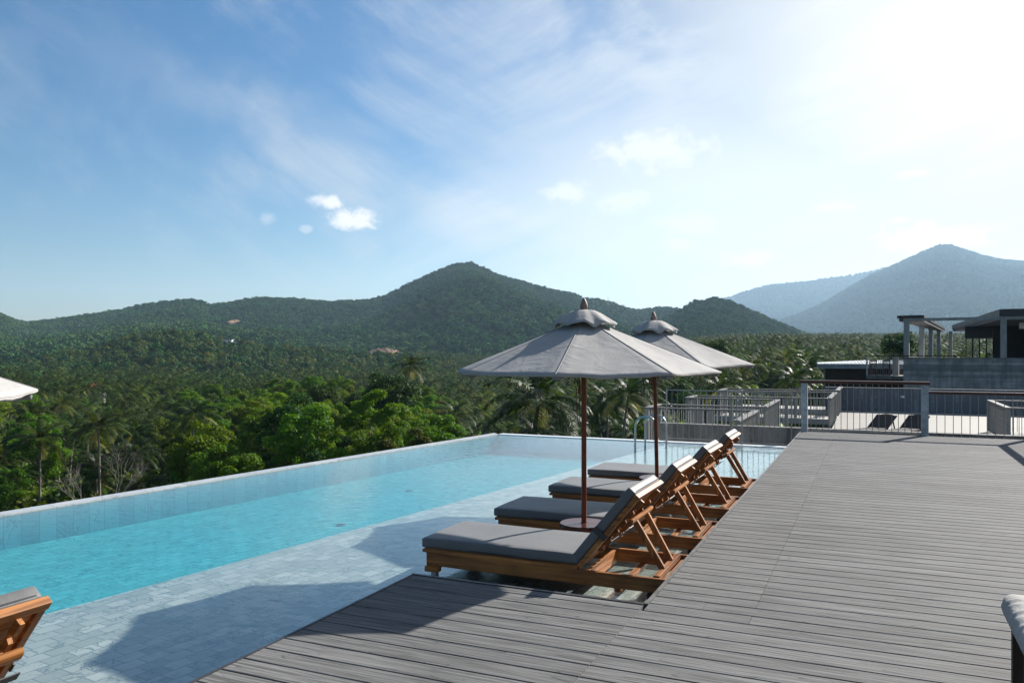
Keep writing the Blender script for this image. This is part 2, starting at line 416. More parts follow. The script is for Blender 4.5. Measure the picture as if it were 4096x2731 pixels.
T_A, T_B, T_V, T_M = (.365, .365, .335), (.235, .248, .225), (.09, .12, .12), (.09, .115, .115)
M_tile_shelf = m_tile('pale_marble_tile', .17, .118, T_A, T_B, T_V, T_M, rot=R(90))
M_tile_floor = m_tile('pool_floor_tile', .17, .118, (.46, .51, .49), (.36, .41, .39), (.16, .21, .21), (.17, .22, .22), rot=R(90))
M_tile_wall = m_tile('water_tinted_wall_tile', .20, .80, (.20, .31, .335), (.155, .245, .268), (.11, .16, .175), (.10, .145, .16), 'yz', offset=0)  # aqua tint of light through deep water is put into the marble colour
M_tile_cope = m_tile('coping_tile', .6, .6, (.44, .435, .43), (.36, .36, .36), (.20, .205, .205), (.20, .20, .20), rot=R(90))

M_tile_far = m_tile('far_edge_tile', .6, .6, (.74, .75, .74), (.66, .67, .67), (.45, .46, .46), (.55, .55, .55), rot=R(90))
def m_water():
    m, t, out = new_mat('clear_pool_water'); co = objco(t)
    w1 = t.noise(t.mapping(co, (1.0, 1.6, 1)), 4.5, 3, .5, .4)
    w2 = t.noise(t.mapping(co, (1, 1, 1), (0, 0, .7)), 15, 2, .5, .2)
    h = t.math('ADD', t.math('MULTIPLY', w1, .7), t.math('MULTIPLY', w2, .22))
    bn = t.new('ShaderNodeBump', {'Strength': .095, 'Distance': .06, 'Height': h}).outputs[0]
    back = t.new('ShaderNodeNewGeometry').outputs['Backfacing']         # same reflectance seen from either side of the surface
    fr = t.new('ShaderNodeFresnel', {'IOR': t.mapr(back, 0, 1, 1.33, 1 / 1.33, False), 'Normal': bn}).outputs[0]
    gl = t.new('ShaderNodeBsdfGlossy', {'Color': (1, 1, 1, 1), 'Roughness': .015, 'Normal': bn})
    tr = t.new('ShaderNodeBsdfTransparent', {'Color': (1, 1, 1, 1)})
    mx = t.new('ShaderNodeMixShader'); t.l.new(fr, mx.inputs[0]); t.l.new(tr.outputs[0], mx.inputs[1]); t.l.new(gl.outputs[0], mx.inputs[2])
    t.l.new(mx.outputs[0], out.inputs[0])
    ab = t.new('ShaderNodeVolumeAbsorption', {'Color': (.0, .82, .865, 1), 'Density': 1.05})
    t.l.new(ab.outputs[0], out.inputs[1])
    return m
M_water = m_water()

def m_vinyl():
    m, t, out = new_mat('charcoal_cushion_vinyl'); co = objco(t)
    n = t.noise(co, 90, 3, .6, .6); n2 = t.noise(t.mapping(co, (2.2, 5, 3)), 2.3, 4, .55, .5); n3 = t.noise(co, 1.5, 3)
    c = t.mix(t.mapr(n3, .3, .7, 0, 1), (.088, .089, .091), (.118, .119, .120))
    h = t.math('ADD', t.math('MULTIPLY', n, .12), n2)
    principled(t, out, c, t.mapr(n, .3, .7, .5, .62), spec=.32, bump=h, bstr=.28, bdist=.012, Sheen_Weight=.15)
    return m
M_vinyl = m_vinyl()
def m_canvas(name, base, tr=.18, nsc=1.0):
    m, t, out = new_mat(name); co = objco(t)
    wv = t.noise(co, 160 * nsc, 2, .5); wr = t.noise(t.mapping(co, (1, 1, 2.2)), 4.2 * nsc, 5, .6, 1.2); dirt = t.noise(co, 1.8, 5, .6)
    c = t.mix(t.mapr(dirt, .35, .75, 0, 1), base, tuple(x * .84 for x in base))
    h = t.math('ADD', t.math('MULTIPLY', wv, .05), wr)
    b = principled(t, out, c, .85, spec=.2, bump=h, bstr=.35, bdist=.03)
    tl = t.new('ShaderNodeBsdfTranslucent', {'Color': c})
    mx = t.new('ShaderNodeMixShader', {0: tr}); t.l.new(b.outputs[0], mx.inputs[1]); t.l.new(tl.outputs[0], mx.inputs[2])
    t.l.new(mx.outputs[0], out.inputs[0])
    return m
M_canvas = m_canvas('grey_umbrella_canvas', (.385, .372, .358), .10)
M_cushion = m_canvas('pale_grey_cushion_cloth', (.36, .35, .33), .0, 2.0)
M_seam = m_simple('canvas_seam', (.19, .183, .18), .85, nscale=80)
def m_glass():
    m, t, out = new_mat('door_glass')
    fr = t.new('ShaderNodeFresnel', {'IOR': 1.5}).outputs[0]
    gl = t.new('ShaderNodeBsdfGlossy', {'Roughness': .02}); tr = t.new('ShaderNodeBsdfTransparent', {'Color': (.72, .78, .78, 1)})
    mx = t.new('ShaderNodeMixShader'); t.l.new(fr, mx.inputs[0]); t.l.new(tr.outputs[0], mx.inputs[1]); t.l.new(gl.outputs[0], mx.inputs[2])
    t.l.new(mx.outputs[0], out.inputs[0]); return m
M_glass = m_glass()

def m_leaf(name, cA, cB, cC, trans=.3, rough=.42, spec=.5, vary=.25, hue=.03):
    m, t, out = new_mat(name); tn = tint(t)
    rnd = t.new('ShaderNodeObjectInfo').outputs['Random']
    c = t.mix(t.mapr(tn, 0, .6, 0, 1, False), cA, cB)
    c = t.mix(t.mapr(tn, .82, 1.0, 0, 1, False), c, cC)
    c = t.new('ShaderNodeHueSaturation', {'Color': c, 'Hue': t.mapr(rnd, 0, 1, .5 - hue, .5 + hue, False),
                                          'Value': t.mapr(t.math('FRACT', t.math('MULTIPLY', rnd, 17.3)), 0, 1, 1 - vary, 1 + vary, False)}).outputs[0]
    b = principled(t, out, c, rough, spec=spec)
    ct = t.new('ShaderNodeHueSaturation', {'Color': c, 'Hue': .485, 'Saturation': 1.1, 'Value': 1.5}).outputs[0]
    tl = t.new('ShaderNodeBsdfTranslucent', {'Color': ct})
    mx = t.new('ShaderNodeMixShader', {0: trans}); t.l.new(b.outputs[0], mx.inputs[1]); t.l.new(tl.outputs[0], mx.inputs[2])
    t.l.new(mx.outputs[0], out.inputs[0])
    return m
M_palm = m_leaf('palm_frond', (.008, .019, .004), (.054, .086, .015), (.15, .15, .05), .28, .65, .06, .40)
M_palm_near = m_leaf('palm_frond_glossy', (.008, .020, .004), (.048, .080, .012), (.15, .15, .05), .32, .48, .14, .3)
M_leafA = m_leaf('bright_foliage', (.030, .072, .006), (.100, .185, .014), (.16, .22, .03), .36, .6, .15)
M_leafB = m_leaf('dark_foliage', (.012, .034, .005), (.028, .066, .010), (.05, .08, .018), .25, .6, .15)
M_leafC = m_leaf('olive_foliage', (.034, .048, .005), (.082, .102, .012), (.12, .115, .028), .3, .6, .18)
def m_hill(name, cA, cB, cC, vary):
    m, t, out = new_mat(name); tn = tint(t); rnd = t.new('ShaderNodeObjectInfo').outputs['Random']
    pos_ = t.new('ShaderNodeNewGeometry').outputs['Position']
    patch = t.noise(pos_, .0042, 4, .6, .5); fine_ = t.noise(pos_, .02, 2)
    c = t.mix(t.mapr(tn, 0, .8, 0, 1, False), cA, cB)
    c = t.mix(t.mapr(t.math('ADD', patch, t.math('MULTIPLY', t.math('SUBTRACT', fine_, .5), .35)), .45, .68, 0, .8), c, cC)
    c = t.new('ShaderNodeHueSaturation', {'Color': c, 'Hue': t.mapr(rnd, 0, 1, .475, .525, False), 'Value': t.mapr(t.math('FRACT', t.math('MULTIPLY', rnd, 17.3)), 0, 1, 1 - vary, 1 + vary, False)}).outputs[0]
    d = t.new('ShaderNodeBsdfDiffuse', {'Color': c}); t.l.new(d.outputs[0], out.inputs[0]); return m
M_hill = m_hill('hillside_canopy', (.020, .056, .016), (.056, .124, .030), (.084, .130, .038), .30)
M_hillfar = m_hill('far_mountain_canopy', (.010, .027, .013), (.019, .043, .018), (.026, .044, .021), .10)
M_hillg = m_simple('forest_floor', (.016, .030, .012), 1.0, 0, 0.0, nscale=.02, var=.35)
M_ground = m_simple('scrubby_ground', (.030, .040, .016), 1.0, 0, 0.0, nscale=.05, var=.4)
M_trunk = m_simple('palm_trunk', (.17, .145, .12), .85, nscale=6, var=.3)
M_bark = m_simple('dark_bark', (.10, .075, .055), .9, nscale=6, var=.35)
M_bone = m_simple('bleached_branches', (.20, .18, .16), .8, nscale=5, var=.2)

# ------------------------------------------------------------------ terrain
def ss(a, b, x): t = np.clip((x - a) / (b - a), 0, 1); return t * t * (3 - 2 * t)
DL = [0, 30, 60, 100, 150, 300, 500, 740, 950, 1300, 2000]
ZL = [-9, -14, -20, -25, -27, -27, -28, -27, -20, -10, 0]
ZR = [-9, -10, -11, -13, -14.5, -11, -5.5, 0.5, 5, 12, 20]
def ground_z(X, Y):
    X = np.asarray(X, float); Y = np.asarray(Y, float)
    D = np.maximum(Y, 0.0); r = X / np.maximum(Y, 20.0)
    zl = np.interp(D, DL, ZL); zr = np.interp(D, DL, ZR)
    k = ss(-.02, .30, r)
    return zl * (1 - k) + zr * k + .9 * np.sin(X * .021) * np.cos(Y * .017)
def grid_mesh(name, X, Y, Z, m, smooth=True):
    nr, nc = X.shape
    v = np.stack([X, Y, Z], -1).reshape(-1, 3)
    i = np.arange(nr * nc).reshape(nr, nc)
    f = np.stack([i[:-1, :-1], i[:-1, 1:], i[1:, 1:], i[1:, :-1]], -1).reshape(-1, 4)
    return np_mesh(name, v, f, m, smooth)
def np_mesh(name, v, f, m, smooth=False, tint=None):
    me = bpy.data.meshes.new(name); n = len(f); k = f.shape[1]
    me.vertices.add(len(v)); me.vertices.foreach_set('co', np.asarray(v, np.float32).ravel())
    me.loops.add(n * k); me.loops.foreach_set('vertex_index', f.astype(np.int32).ravel())
    me.polygons.add(n); me.polygons.foreach_set('loop_start', np.arange(0, n * k, k, dtype=np.int32))
    me.polygons.foreach_set('loop_total', np.full(n, k, np.int32))
    if smooth: me.polygons.foreach_set('use_smooth', np.ones(n, bool))
    if tint is not None:
        at = me.attributes.new('tint', 'FLOAT', 'FACE'); at.data.foreach_set('value', np.asarray(tint, np.float32))
    me.materials.append(m); me.update(calc_edges=True); me.validate()
    return me
gx = np.concatenate([-np.geomspace(12000, 60, 40), np.linspace(-50, 50, 20), np.geomspace(60, 12000, 40)])
gy = np.concatenate([[-3000, -800, -200, -60], np.linspace(-20, 160, 30), np.geomspace(175, 14000, 60)])
GX, GY = np.meshgrid(gx, gy)
GZ = ground_z(GX, GY); GZ = np.where(GY > 1300, np.minimum(GZ, 8), GZ)
struct(link('ground', grid_mesh('ground', GX, GY, GZ, M_ground)), 'scrubby green valley floor under the trees')

def noise2(X, Y, seed, octs=5, base=1.0):
    rg = np.random.RandomState(seed); out = np.zeros_like(X); a = 1.0; f = base
    for o in range(octs):
        for k in range(3):
            th = rg.uniform(0, 2 * PI); ph = rg.uniform(0, 2 * PI); ff = f * rg.uniform(.7, 1.4)
            out += a / 3 * np.sin((X * math.cos(th) + Y * math.sin(th)) * ff + ph + 1.3 * np.sin((X * math.sin(th) - Y * math.cos(th)) * ff * .6 + ph * 2))
        a *= .52; f *= 2.0
    return out
def px2r(xd): return (np.asarray(xd, float) * 1.7415 - 2048) / F
def px2s(yd): return (1400 - np.asarray(yd, float) * 1.7415) / F        # slope above the eye
class Hill:
    """a real ridge: crest heights surveyed along its line at true distance, slopes in front and behind"""
    def __init__(s, pts, D0, D1, Dback, drop, zfoot, power=1.15, amp=18, seed=1, depth_wave=0.0, freq=.004):
        s.rx = px2r([p[0] for p in pts]); s.D0, s.D1, s.Db = D0, D1, Dback
        s.zr = 1.65 + px2s([p[1] for p in pts]) * D1 - drop
        s.zf = zfoot; s.pw = power; s.amp = amp; s.seed = seed; s.dw = depth_wave; s.fq = freq
    def z(s, r, t):
        """r: bearing ratio, t in 0..1 front slope, 1..2 back slope"""
        D = np.where(t <= 1, s.D0 + (s.D1 - s.D0) * t, s.D1 + (s.Db - s.D1) * (t - 1))
        X = r * D
        crest = np.interp(r, s.rx, s.zr); foot = np.full_like(r, s.zf) if not callable(s.zf) else s.zf(X, D)
        foot = np.minimum(foot, crest)
        h = crest - foot
        prof = np.where(t <= 1, np.power(np.clip(t, 0, 1), s.pw), np.power(np.clip(2 - t, 0, 1), .9))
        nz = noise2(X, D * .55, s.seed, 5, s.fq)
        w = np.where(t <= 1, np.clip(4 * t * (1 - t), 0, 1), np.clip(4 * (t - 1) * (2 - t), 0, 1))
        rel = np.clip(h / 120.0, 0.12, 1.2)
        return X, D, foot + h * prof + s.amp * rel * w * nz
    def mesh(s, name, n=260, rows=70):
        r = np.linspace(s.rx[0], s.rx[-1], n); t = np.concatenate([np.linspace(0, 1, rows), np.linspace(1, 2, rows // 3)[1:]])
        RR, TT = np.meshgrid(r, t); X, Y, Z = s.z(RR, TT)
        return struct(link(name, grid_mesh(name, X, Y, Z, M_hillg)))
    def sample(s, spacing, seed, rmin=None, rmax=None, t1=1.04):
        rg = np.random.RandomState(seed)
        a, b = (s.rx[0] if rmin is None else rmin), (s.rx[-1] if rmax is None else rmax)
        Dm = (s.D0 + s.D1) / 2; area = (b - a) * Dm * (s.D1 - s.D0) * 1.15
        n = int(area / spacing ** 2)
        r = rg.uniform(a, b, n); t = np.sqrt(rg.uniform((s.D0 / s.D1) ** 2 * 1.0, 1.0, n)); t = (t * s.D1 - s.D0) / (s.D1 - s.D0) * t1
        return s.z(r, np.clip(t, 0, 1.1))

H_main = Hill([(-500, 800), (-300, 775), (-120, 735), (0, 722), (25, 732), (60, 741), (120, 734), (200, 722), (270, 712), (330, 699), (400, 690), (440, 687), (465, 692), (482, 700), (520, 696), (560, 688), (600, 683),
               (680, 686), (720, 690), (750, 692), (800, 690), (850, 688), (880, 681), (900, 672), (930, 656), (980, 632), (1020, 614), (1050, 605), (1085, 603), (1110, 614),
               (1150, 632), (1200, 645), (1250, 660), (1290, 668), (1320, 670), (1340, 684), (1372, 687), (1400, 692), (1430, 704), (1460, 713), (1500, 708), (1530, 706), (1560, 710), (1600, 730), (1680, 765), (1800, 800), (1900, 805)],
              1020, 2600, 3400, 9, ground_z, 1.3, 40, 3, freq=.0034)
H_cone = Hill([(1380, 806), (1430, 790), (1480, 758), (1515, 735), (1545, 722), (1575, 704), (1600, 691), (1640, 683), (1668, 687), (1700, 701), (1750, 724), (1800, 745), (1840, 762), (1880, 780), (1930, 800), (1960, 806)],
              1080, 1750, 2200, 7, ground_z, 1.25, 14, 5, freq=.007)
H_rback = Hill([(1480, 790), (1560, 745), (1620, 706), (1665, 686), (1700, 674), (1725, 666), (1770, 655), (1800, 652), (1850, 648), (1900, 640), (1960, 632), (2010, 622), (2080, 600), (2160, 590), (2300, 600), (2600, 640)],
               5600, 9400, 11800, 4, 0.0, 1.2, 75, 7, freq=.0010)
H_rfront = Hill([(1620, 790), (1700, 768), (1790, 738), (1850, 714), (1900, 690), (1950, 660), (2000, 631), (2040, 614), (2090, 591), (2130, 572), (2160, 562), (2185, 562), (2220, 574), (2260, 587), (2300, 595), (2352, 600), (2450, 608), (2700, 650), (2900, 720)],
                2300, 6400, 8200, 6, 8.0, 1.35, 75, 9, freq=.0014)
H_near = Hill([(-600, 820), (-300, 815), (-100, 825), (0, 831), (60, 822), (130, 808), (210, 797), (250, 780), (285, 768), (348, 760), (417, 757), (483, 765), (504, 779), (540, 783), (574, 780), (609, 793), (695, 794), (760, 800), (804, 803), (880, 808), (960, 812), (1040, 816)],
              600, 860, 1020, 7, ground_z, 1.0, 5, 11, freq=.012)
for h, nm in ((H_main, 'mountain'), (H_cone, 'hill'), (H_rback, 'mountain'), (H_rfront, 'mountain'), (H_near, 'hill')):
    h.mesh(nm)

# ------------------------------------------------------------------ vegetation
def leaf_quads(P, Nrm, size, rg, spread=.9, aspect=.62):
    """leaf-clump quads at P, facing roughly Nrm with random tilt; returns verts, faces"""
    n = len(P)
    N = Nrm + rg.normal(0, spread, (n, 3)); N /= np.linalg.norm(N, axis=1, keepdims=True) + 1e-9
    T = np.cross(N, rg.normal(0, 1, (n, 3))); T /= np.linalg.norm(T, axis=1, keepdims=True) + 1e-9
    B = np.cross(N, T); s = (size * rg.uniform(.6, 1.35, n))[:, None]
    a = T * s * .5; b = B * s * .5 * aspect
    # diamond leaf, slightly folded
    V = np.stack([P - a, P - b + N * s * .06, P + a, P + b + N * s * .06], 1).reshape(-1, 3)
    return V, np.arange(n * 4).reshape(n, 4)
def crown_points(n, lobes, rg, inner=.25):
    """points on a set of ellipsoid lobes (centre, radii)"""
    w = np.array([l[1][0] * l[1][1] for l in lobes]); w = w / w.sum()
    k = rg.choice(len(lobes), n, p=w)
    C = np.array([l[0] for l in lobes])[k]; Rr = np.array([l[1] for l in lobes])[k]
    d = rg.normal(0, 1, (n, 3)); d /= np.linalg.norm(d, axis=1, keepdims=True)
    d[:, 2] = np.where(d[:, 2] < -.35, -d[:, 2], d[:, 2])
    rad = np.where(rg.uniform(0, 1, n) < inner, rg.uniform(.4, .9, n), rg.normal(1.0, .07, n))
    return C + d * Rr * rad[:, None], d
def broad_crown(name, m, seed, nleaf, size, rx, ry, rz, nl, lobe=.42, flat=.8, tall=0.0):
    rg = np.random.RandomState(seed); lobes = []
    for i in range(nl):
        d = rg.normal(0, 1, 3); d /= np.linalg.norm(d); d[2] = abs(d[2]) * 1.1 - .25
        q = rg.uniform(.35, .85)
        c = d * np.array([rx, ry, rz]) * q
        rr = lobe * rx * rg.uniform(.55, 1.15)
        if tall: c[:2] *= 1 - .55 * max(0, c[2] / rz); rr *= 1 - .4 * max(0, c[2] / rz)
        if not tall and i % 3 == 0: c[2] = -rz * rg.uniform(.1, .8)
        lobes.append((c + np.array([0, 0, rz]), np.array([rr, rr * rg.uniform(.8, 1.1), rr * flat * rg.uniform(.8, 1.2)])))
    P, d = crown_points(nleaf, lobes, rg)
    V, Fc = leaf_quads(P, d + np.array([0, 0, .35]), size, rg)
    tn = np.clip(rg.beta(2, 2.4, nleaf) * .8 + .10 * (d[:, 2]), 0, 1); tn = np.where(rg.uniform(0, 1, nleaf) < .035, .95, tn)
    return np_mesh(name, V, Fc, m, False, tn), lobes
def trunk_mesh(name, m, h, r0, lobes, rg, lean=.3):
    mb = MB(); base = Vector((0, 0, 0)); top = Vector((rg.uniform(-lean, lean), rg.uniform(-lean, lean), h))
    mid = (base + top) / 2 + Vector((rg.uniform(-lean, lean), rg.uniform(-lean, lean), 0))
    mb.tube([base, mid, top], [r0, r0 * .8, r0 * .6], 7)
    for c, rr in lobes[:9]:
        e = Vector((c[0], c[1], c[2] + h * 1.0)); k = top.lerp(e, .5) + Vector((0, 0, -.3))
        mb.tube([top - Vector((0, 0, h * .08)), k, e], [r0 * .45, r0 * .3, r0 * .1], 5)
    me = mb.mesh(name, True, 60); me.materials.append(m); return me

def frond_arrays(rg, L, az, e0, droop, nleaf, lw, ll, wind, seg=8, double=True):
    """one palm frond: arching rib with leaflets hanging to both sides"""
    t = np.linspace(0, 1, 40); ang = e0 - droop * t ** 1.35
    ds = L / 39; hx = np.cumsum(np.cos(ang)) * ds; hz = np.cumsum(np.sin(ang)) * ds
    ca, sa = math.cos(az), math.sin(az)
    def pos(tt):
        x = np.interp(tt, t, hx); z = np.interp(tt, t, hz)
        w = wind * tt[:, None] ** 1.6
        return np.stack([x * ca, x * sa, z], 1) + w * L
    side0 = np.array([-sa, ca, 0.0])
    V = []; Fq = []
    tt = np.linspace(.10, .985, nleaf)
    P = pos(tt); P2 = pos(np.minimum(tt + .02, 1)); fwd = P2 - P; fwd /= np.linalg.norm(fwd, axis=1, keepdims=True) + 1e-9
    up = np.cross(side0[None], fwd) * -1; up = np.where(up[:, 2:3] < 0, -up, up)
    ln = ll * L * np.sin(np.clip((tt * .93 + .10), 0, 1) * PI) ** .55 * rg.uniform(.82, 1.12, nleaf)
    out = []
    for sgn in (-1, 1):
        d = side0[None] * sgn * .72 + fwd * (.62 + .25 * tt[:, None]) + up * (.16 + rg.normal(0, .07, (nleaf, 1)))
        d = d / np.linalg.norm(d, axis=1, keepdims=True)
        l = ln[:, None]; g = np.array([0, 0, -1.0])
        hang = rg.uniform(.28, .55, (nleaf, 1))
        m1 = P + d * l * .5 + g * l * hang * .18; e1 = P + d * l * .93 + g * l * hang
        wv = fwd * lw * .5
        V.append(np.stack([P - wv * .7, P + wv * .7, m1 + wv, m1 - wv, e1 + wv * .25, e1 - wv * .25], 1))
    V = np.concatenate(V).reshape(-1, 3); n2 = nleaf * 2
    b = (np.arange(n2) * 6)[:, None]
    Fq = np.concatenate([b + np.array([0, 1, 2, 3]), b + np.array([3, 2, 4, 5])])
    # rib
    rt = np.linspace(0, 1, seg); rp = pos(rt); wd = (np.linspace(.055, .012, seg) * L / 4.5)[:, None]
    rv = np.concatenate([rp - side0 * wd, rp + side0 * wd, ]); k = len(V)
    rf = np.stack([np.arange(seg - 1), np.arange(1, seg), np.arange(1, seg) + seg, np.arange(seg - 1) + seg], 1) + k
    return np.concatenate([V, rv]), np.concatenate([Fq, rf])
def palm_crown(name, seed, nf=24, nleaf=44, L=4.3, lw=.085, ll=.23, wind=(0, 0, 0), up=1.25, m=None):
    rg = np.random.RandomState(seed); VV = []; FF = []; TT = []; o = 0
    for i in range(nf):
        f = i / (nf - 1.0)                              # 0 youngest (upright) .. 1 oldest (hanging)
        az = i * 2.399 + rg.normal(0, .15); e0 = up - f * 1.55 + rg.normal(0, .09)
        V, Fc = frond_arrays(rg, L * rg.uniform(.85, 1.08) * (.8 + .2 * min(1, f * 3)), az, e0, .75 + .75 * (1 - abs(f - .4)) + rg.normal(0, .12), nleaf, lw, ll, np.array(wind) * rg.uniform(.5, 1.3))
        VV.append(V); FF.append(Fc + o); o += len(V)
        base = rg.choice([.02, .18, .40, .62], p=[.25, .3, .25, .2])
        dead = 0.97 if (f > .93 and rg.uniform() < .6) else None
        tn = np.clip(base + rg.normal(0, .10, len(Fc)), 0, .8) if dead is None else np.full(len(Fc), dead)
        tn[-7:] = .86 if dead is None else dead
        TT.append(tn)
    return np_mesh(name, np.concatenate(VV), np.concatenate(FF), m or M_palm, False, np.concatenate(TT))
WIND = (-.05, -.06, .0)
PALM_HI = [palm_crown('palm_crown', 100 + i, 23, 34, 4.5, .105, .25, [(.10, -.05, 0), (.16, -.02, 0), (.06, -.10, 0), (.12, .03, 0), (.02, -.06, 0)][i], m=M_palm_near) for i in range(5)]
PALM_MID = [palm_crown('palm_crown', 200 + i, 17, 16, 4.4, .18, .26, [(.10, -.05, 0), (.15, -.02, 0), (.05, -.10, 0), (.12, .04, 0)][i]) for i in range(4)]
PALM_LOW = [palm_crown('palm_crown', 300 + i, 13, 9, 4.3, .34, .27, [(.10, -.05, 0), (.15, -.02, 0), (.05, -.08, 0)][i]) for i in range(3)]
def palm_trunk(seed, h):
    rg = random.Random(seed); mb = MB(); lx, ly = rg.uniform(-.09, .09) * h, rg.uniform(-.09, .09) * h
    pts = []; rr = []
    for i in range(9):
        t = i / 8; pts.append((lx * (t * t - 1), ly * (t * t - 1), h * (t - 1))); rr.append(.17 - .06 * t + (.12 * (1 - t) ** 6))
    mb.tube(pts, rr, 8); me = mb.mesh('palm_trunk', True, 60); me.materials.append(M_trunk); return me
PTR = [palm_trunk(i, 14) for i in range(4)]           # hung from the crown base, 14 m long
def palm(x, y, zc, hi, rng, label, group, scale=1.0):
    o = thing('palm_tree', label, 'palm tree', (x, y, zc), rng.uniform(0, 6.28) if hi < 2 else 0, group)
    o.rotation_euler = (rng.gauss(0, .05), rng.gauss(0, .05), rng.uniform(-.6, .6)); o.scale = (scale,) * 3
    c = link('crown', rng.choice(PALM_HI if hi else PALM_MID), o); c.rotation_euler.z = rng.uniform(-.5, .5)
    link('trunk', rng.choice(PTR), o)
    return o

rng = random.Random(7); nrg = np.random.RandomState(7)
def gz(x, y): return float(ground_z(np.array([x]), np.array([y]))[0])
# kinds of broadleaf tree
KB = {}
def kind(key, m, seed, nleaf, size, rx, ry, rz, nl, h, r0, bark=None, **kw):
    out = []
    for i in range(3):
        me, lobes = broad_crown('crown', m, seed + i, nleaf, size, rx, ry, rz, nl, **kw)
        tr = trunk_mesh('trunk', bark or M_bark, h, r0, lobes, random.Random(seed + i))
        out.append((me, tr, h))
    KB[key] = out
kind('bright', M_leafA, 10, 15000, .27, 4.7, 4.5, 5.0, 40, 6.0, .24, lobe=.25)
kind('dark', M_leafB, 20, 13000, .28, 4.4, 4.2, 5.4, 34, 7.0, .28, lobe=.28)
kind('olive', M_leafC, 30, 10000, .22, 3.4, 3.3, 4.2, 30, 5.0, .18, lobe=.27)
kind('tall', M_leafC, 40, 4200, .26, 1.7, 1.7, 4.2, 16, 7.0, .12, lobe=.5, tall=1)
kind('mango', M_leafB, 50, 9500, .26, 3.4, 3.4, 4.0, 26, 5.0, .22, lobe=.3)
def broad(key, x, y, ztop, label, group=None, scale=1.0, name='tree'):
    me, tr, h = rng.choice(KB[key]); hh = {'bright': 9.7, 'dark': 10.4, 'olive': 8.2, 'tall': 8.4, 'mango': 7.8}[key] * scale
    o = thing(name, label, 'tree', (x, y, ztop - hh - h * scale), rng.uniform(0, 6.28), group)
    o.scale = (scale,) * 3
    c = link('crown', me, o); c.location.z = h
    link('trunk', tr, o)
    return o

# --- trees one can pick out in the view (world positions, crown heights)
palm(1.85, 55, -1.9, 1, rng, 'big palm rising straight behind the pole of the nearer grey umbrella', None, 1.02)
for (x, y, z, s, lb) in [
    (-60.5, 118, -15.2, 1.0, 'palm with a wide open crown low above the pool coping, left of the olive bushes'),
    (-25.5, 100, -7.6, 1.02, 'palm with upright fronds standing just right of the bright green trees'),
    (-17.6, 141, -1.2, .95, 'windblown palm poking out above the dark tree in the middle of the valley'),
    (-9.3, 128, -8.8, 1.0, 'palm left of the nearer umbrella pole with fronds hanging over the pool corner'),
    (1.0, 120, -6.2, .95, 'palm between the pool corner and the big palm behind the umbrella pole'),
    (44.0, 120, -1.0, .98, 'tall palm standing left of the metal roofed building, in front of the grove'),
    (36.5, 105, -2.2, .9, 'palm behind the tip of the farther umbrella, left of the metal roofed building'),
    (22.5, 88, -2.6, .8, 'small palm seen above the pool end fence'),
    (-56, 110, -9.0, 1.0, 'palm leaning over the bare trees near the left edge'),
    (-77, 130, -8.8, 1.0, 'dark palm at the far left under the tip of the left umbrella'),
    (-47.5, 122, -8.0, 1.0, 'palm with drooping fronds right of the bare grey trees')]:
    palm(x, y, z, 1, rng, lb, None, s)
for (key, x, y, zt, s, lb) in [
    ('olive', -33.0, 92, -8.2, 1.1, 'round olive green tree directly above the middle of the left coping'),
    ('olive', -37.5, 88, -12.2, .8, 'smaller olive green tree left of the round one by the coping'),
    ('olive', -24.0, 84, -9.0, .75, 'thin yellowish tree between the palm and the dark mango tree'),
    ('mango', -18.0, 76, -7.3, .95, 'dark glossy mango tree touching the coping left of the pool corner'),
    ('tall', -12.2, 80, -5.6, 1.0, 'slim yellow green tree left of the pool corner'),
    ('tall', -9.6, 84, -5.2, 1.1, 'taller slim yellow green tree nearest the pool corner'),
    ('bright', -6.2, 70, -7.3, .36, 'small bright green shrub beside the far pool corner'),
    ('dark', -20.3, 134, -.7, 1.2, 'tall dark dense tree in the middle of the palm valley'),
    ('dark', 38.0, 152, 4.5, .8, 'dark round tree peeping over the farther umbrella'),
    ('dark', 53.5, 112, 4.9, .62, 'leafy tree beside the front column of the pavilion'),
    ('bright', 28.0, 95, -2.0, .7, 'leafy green tree behind the pool end fence'),
    ('bright', 11.5, 62, -3.0, .55, 'light green bush right of the big palm'),
    ('mango', 13.0, 52, -5.0, .5, 'dark bush left of the concrete parapet at the pool end'),
    ('dark', 32.0, 84, -.5, .75, 'dark tree between the two small palms behind the fence'),
    ('bright', -67.0, 108, -13.3, .95, 'bright green tree at the lower left above the coping'),
    ('bright', -50.0, 96, -15.8, .7, 'bright round bush above the coping right of the bare grey trees'),
    ('mango', -63.0, 98, -19.0, .8, 'dark shrub low on the left side of the coping')]:
    broad(key, x, y, zt, lb, None, s)
# bare tree
def bare_tree(x, y, z0, h, label):
    rg = random.Random(5); mb = MB()
    def grow(p, d, L, r, n):
        q = p + d * L; mb.tube([p, p.lerp(q, .5) + Vector((rg.uniform(-1, 1), rg.uniform(-1, 1), 0)) * L * .05, q], [r, r * .85, r * .65], 5)
        if n == 0: return
        for k in range(3 if n > 1 else 2):
            nd = (d + Vector((rg.uniform(-1, 1), rg.uniform(-1, 1), rg.uniform(-.1, .5))) * .75).normalized()
            grow(q if k else p.lerp(q, .75), nd, L * rg.uniform(.55, .8), r * .6, n - 1)
    grow(Vector((0, 0, 0)), Vector((0.02, 0, 1)), h * .42, .075, 5)
    me = mb.mesh('bare_tree', True, 60); me.materials.append(M_bone)
    o = link('bare_tree', me); o.location = (x, y, z0); return tag(o, label, 'tree')
bare_tree(-48.5, 99, -20.5, 9.0, 'taller leafless tree with pale grey branches among the palms on the left')
bare_tree(-53.5, 101, -21.0, 7, 'shorter leafless tree with pale grey stems left of the taller bare one').rotation_euler.z = 2

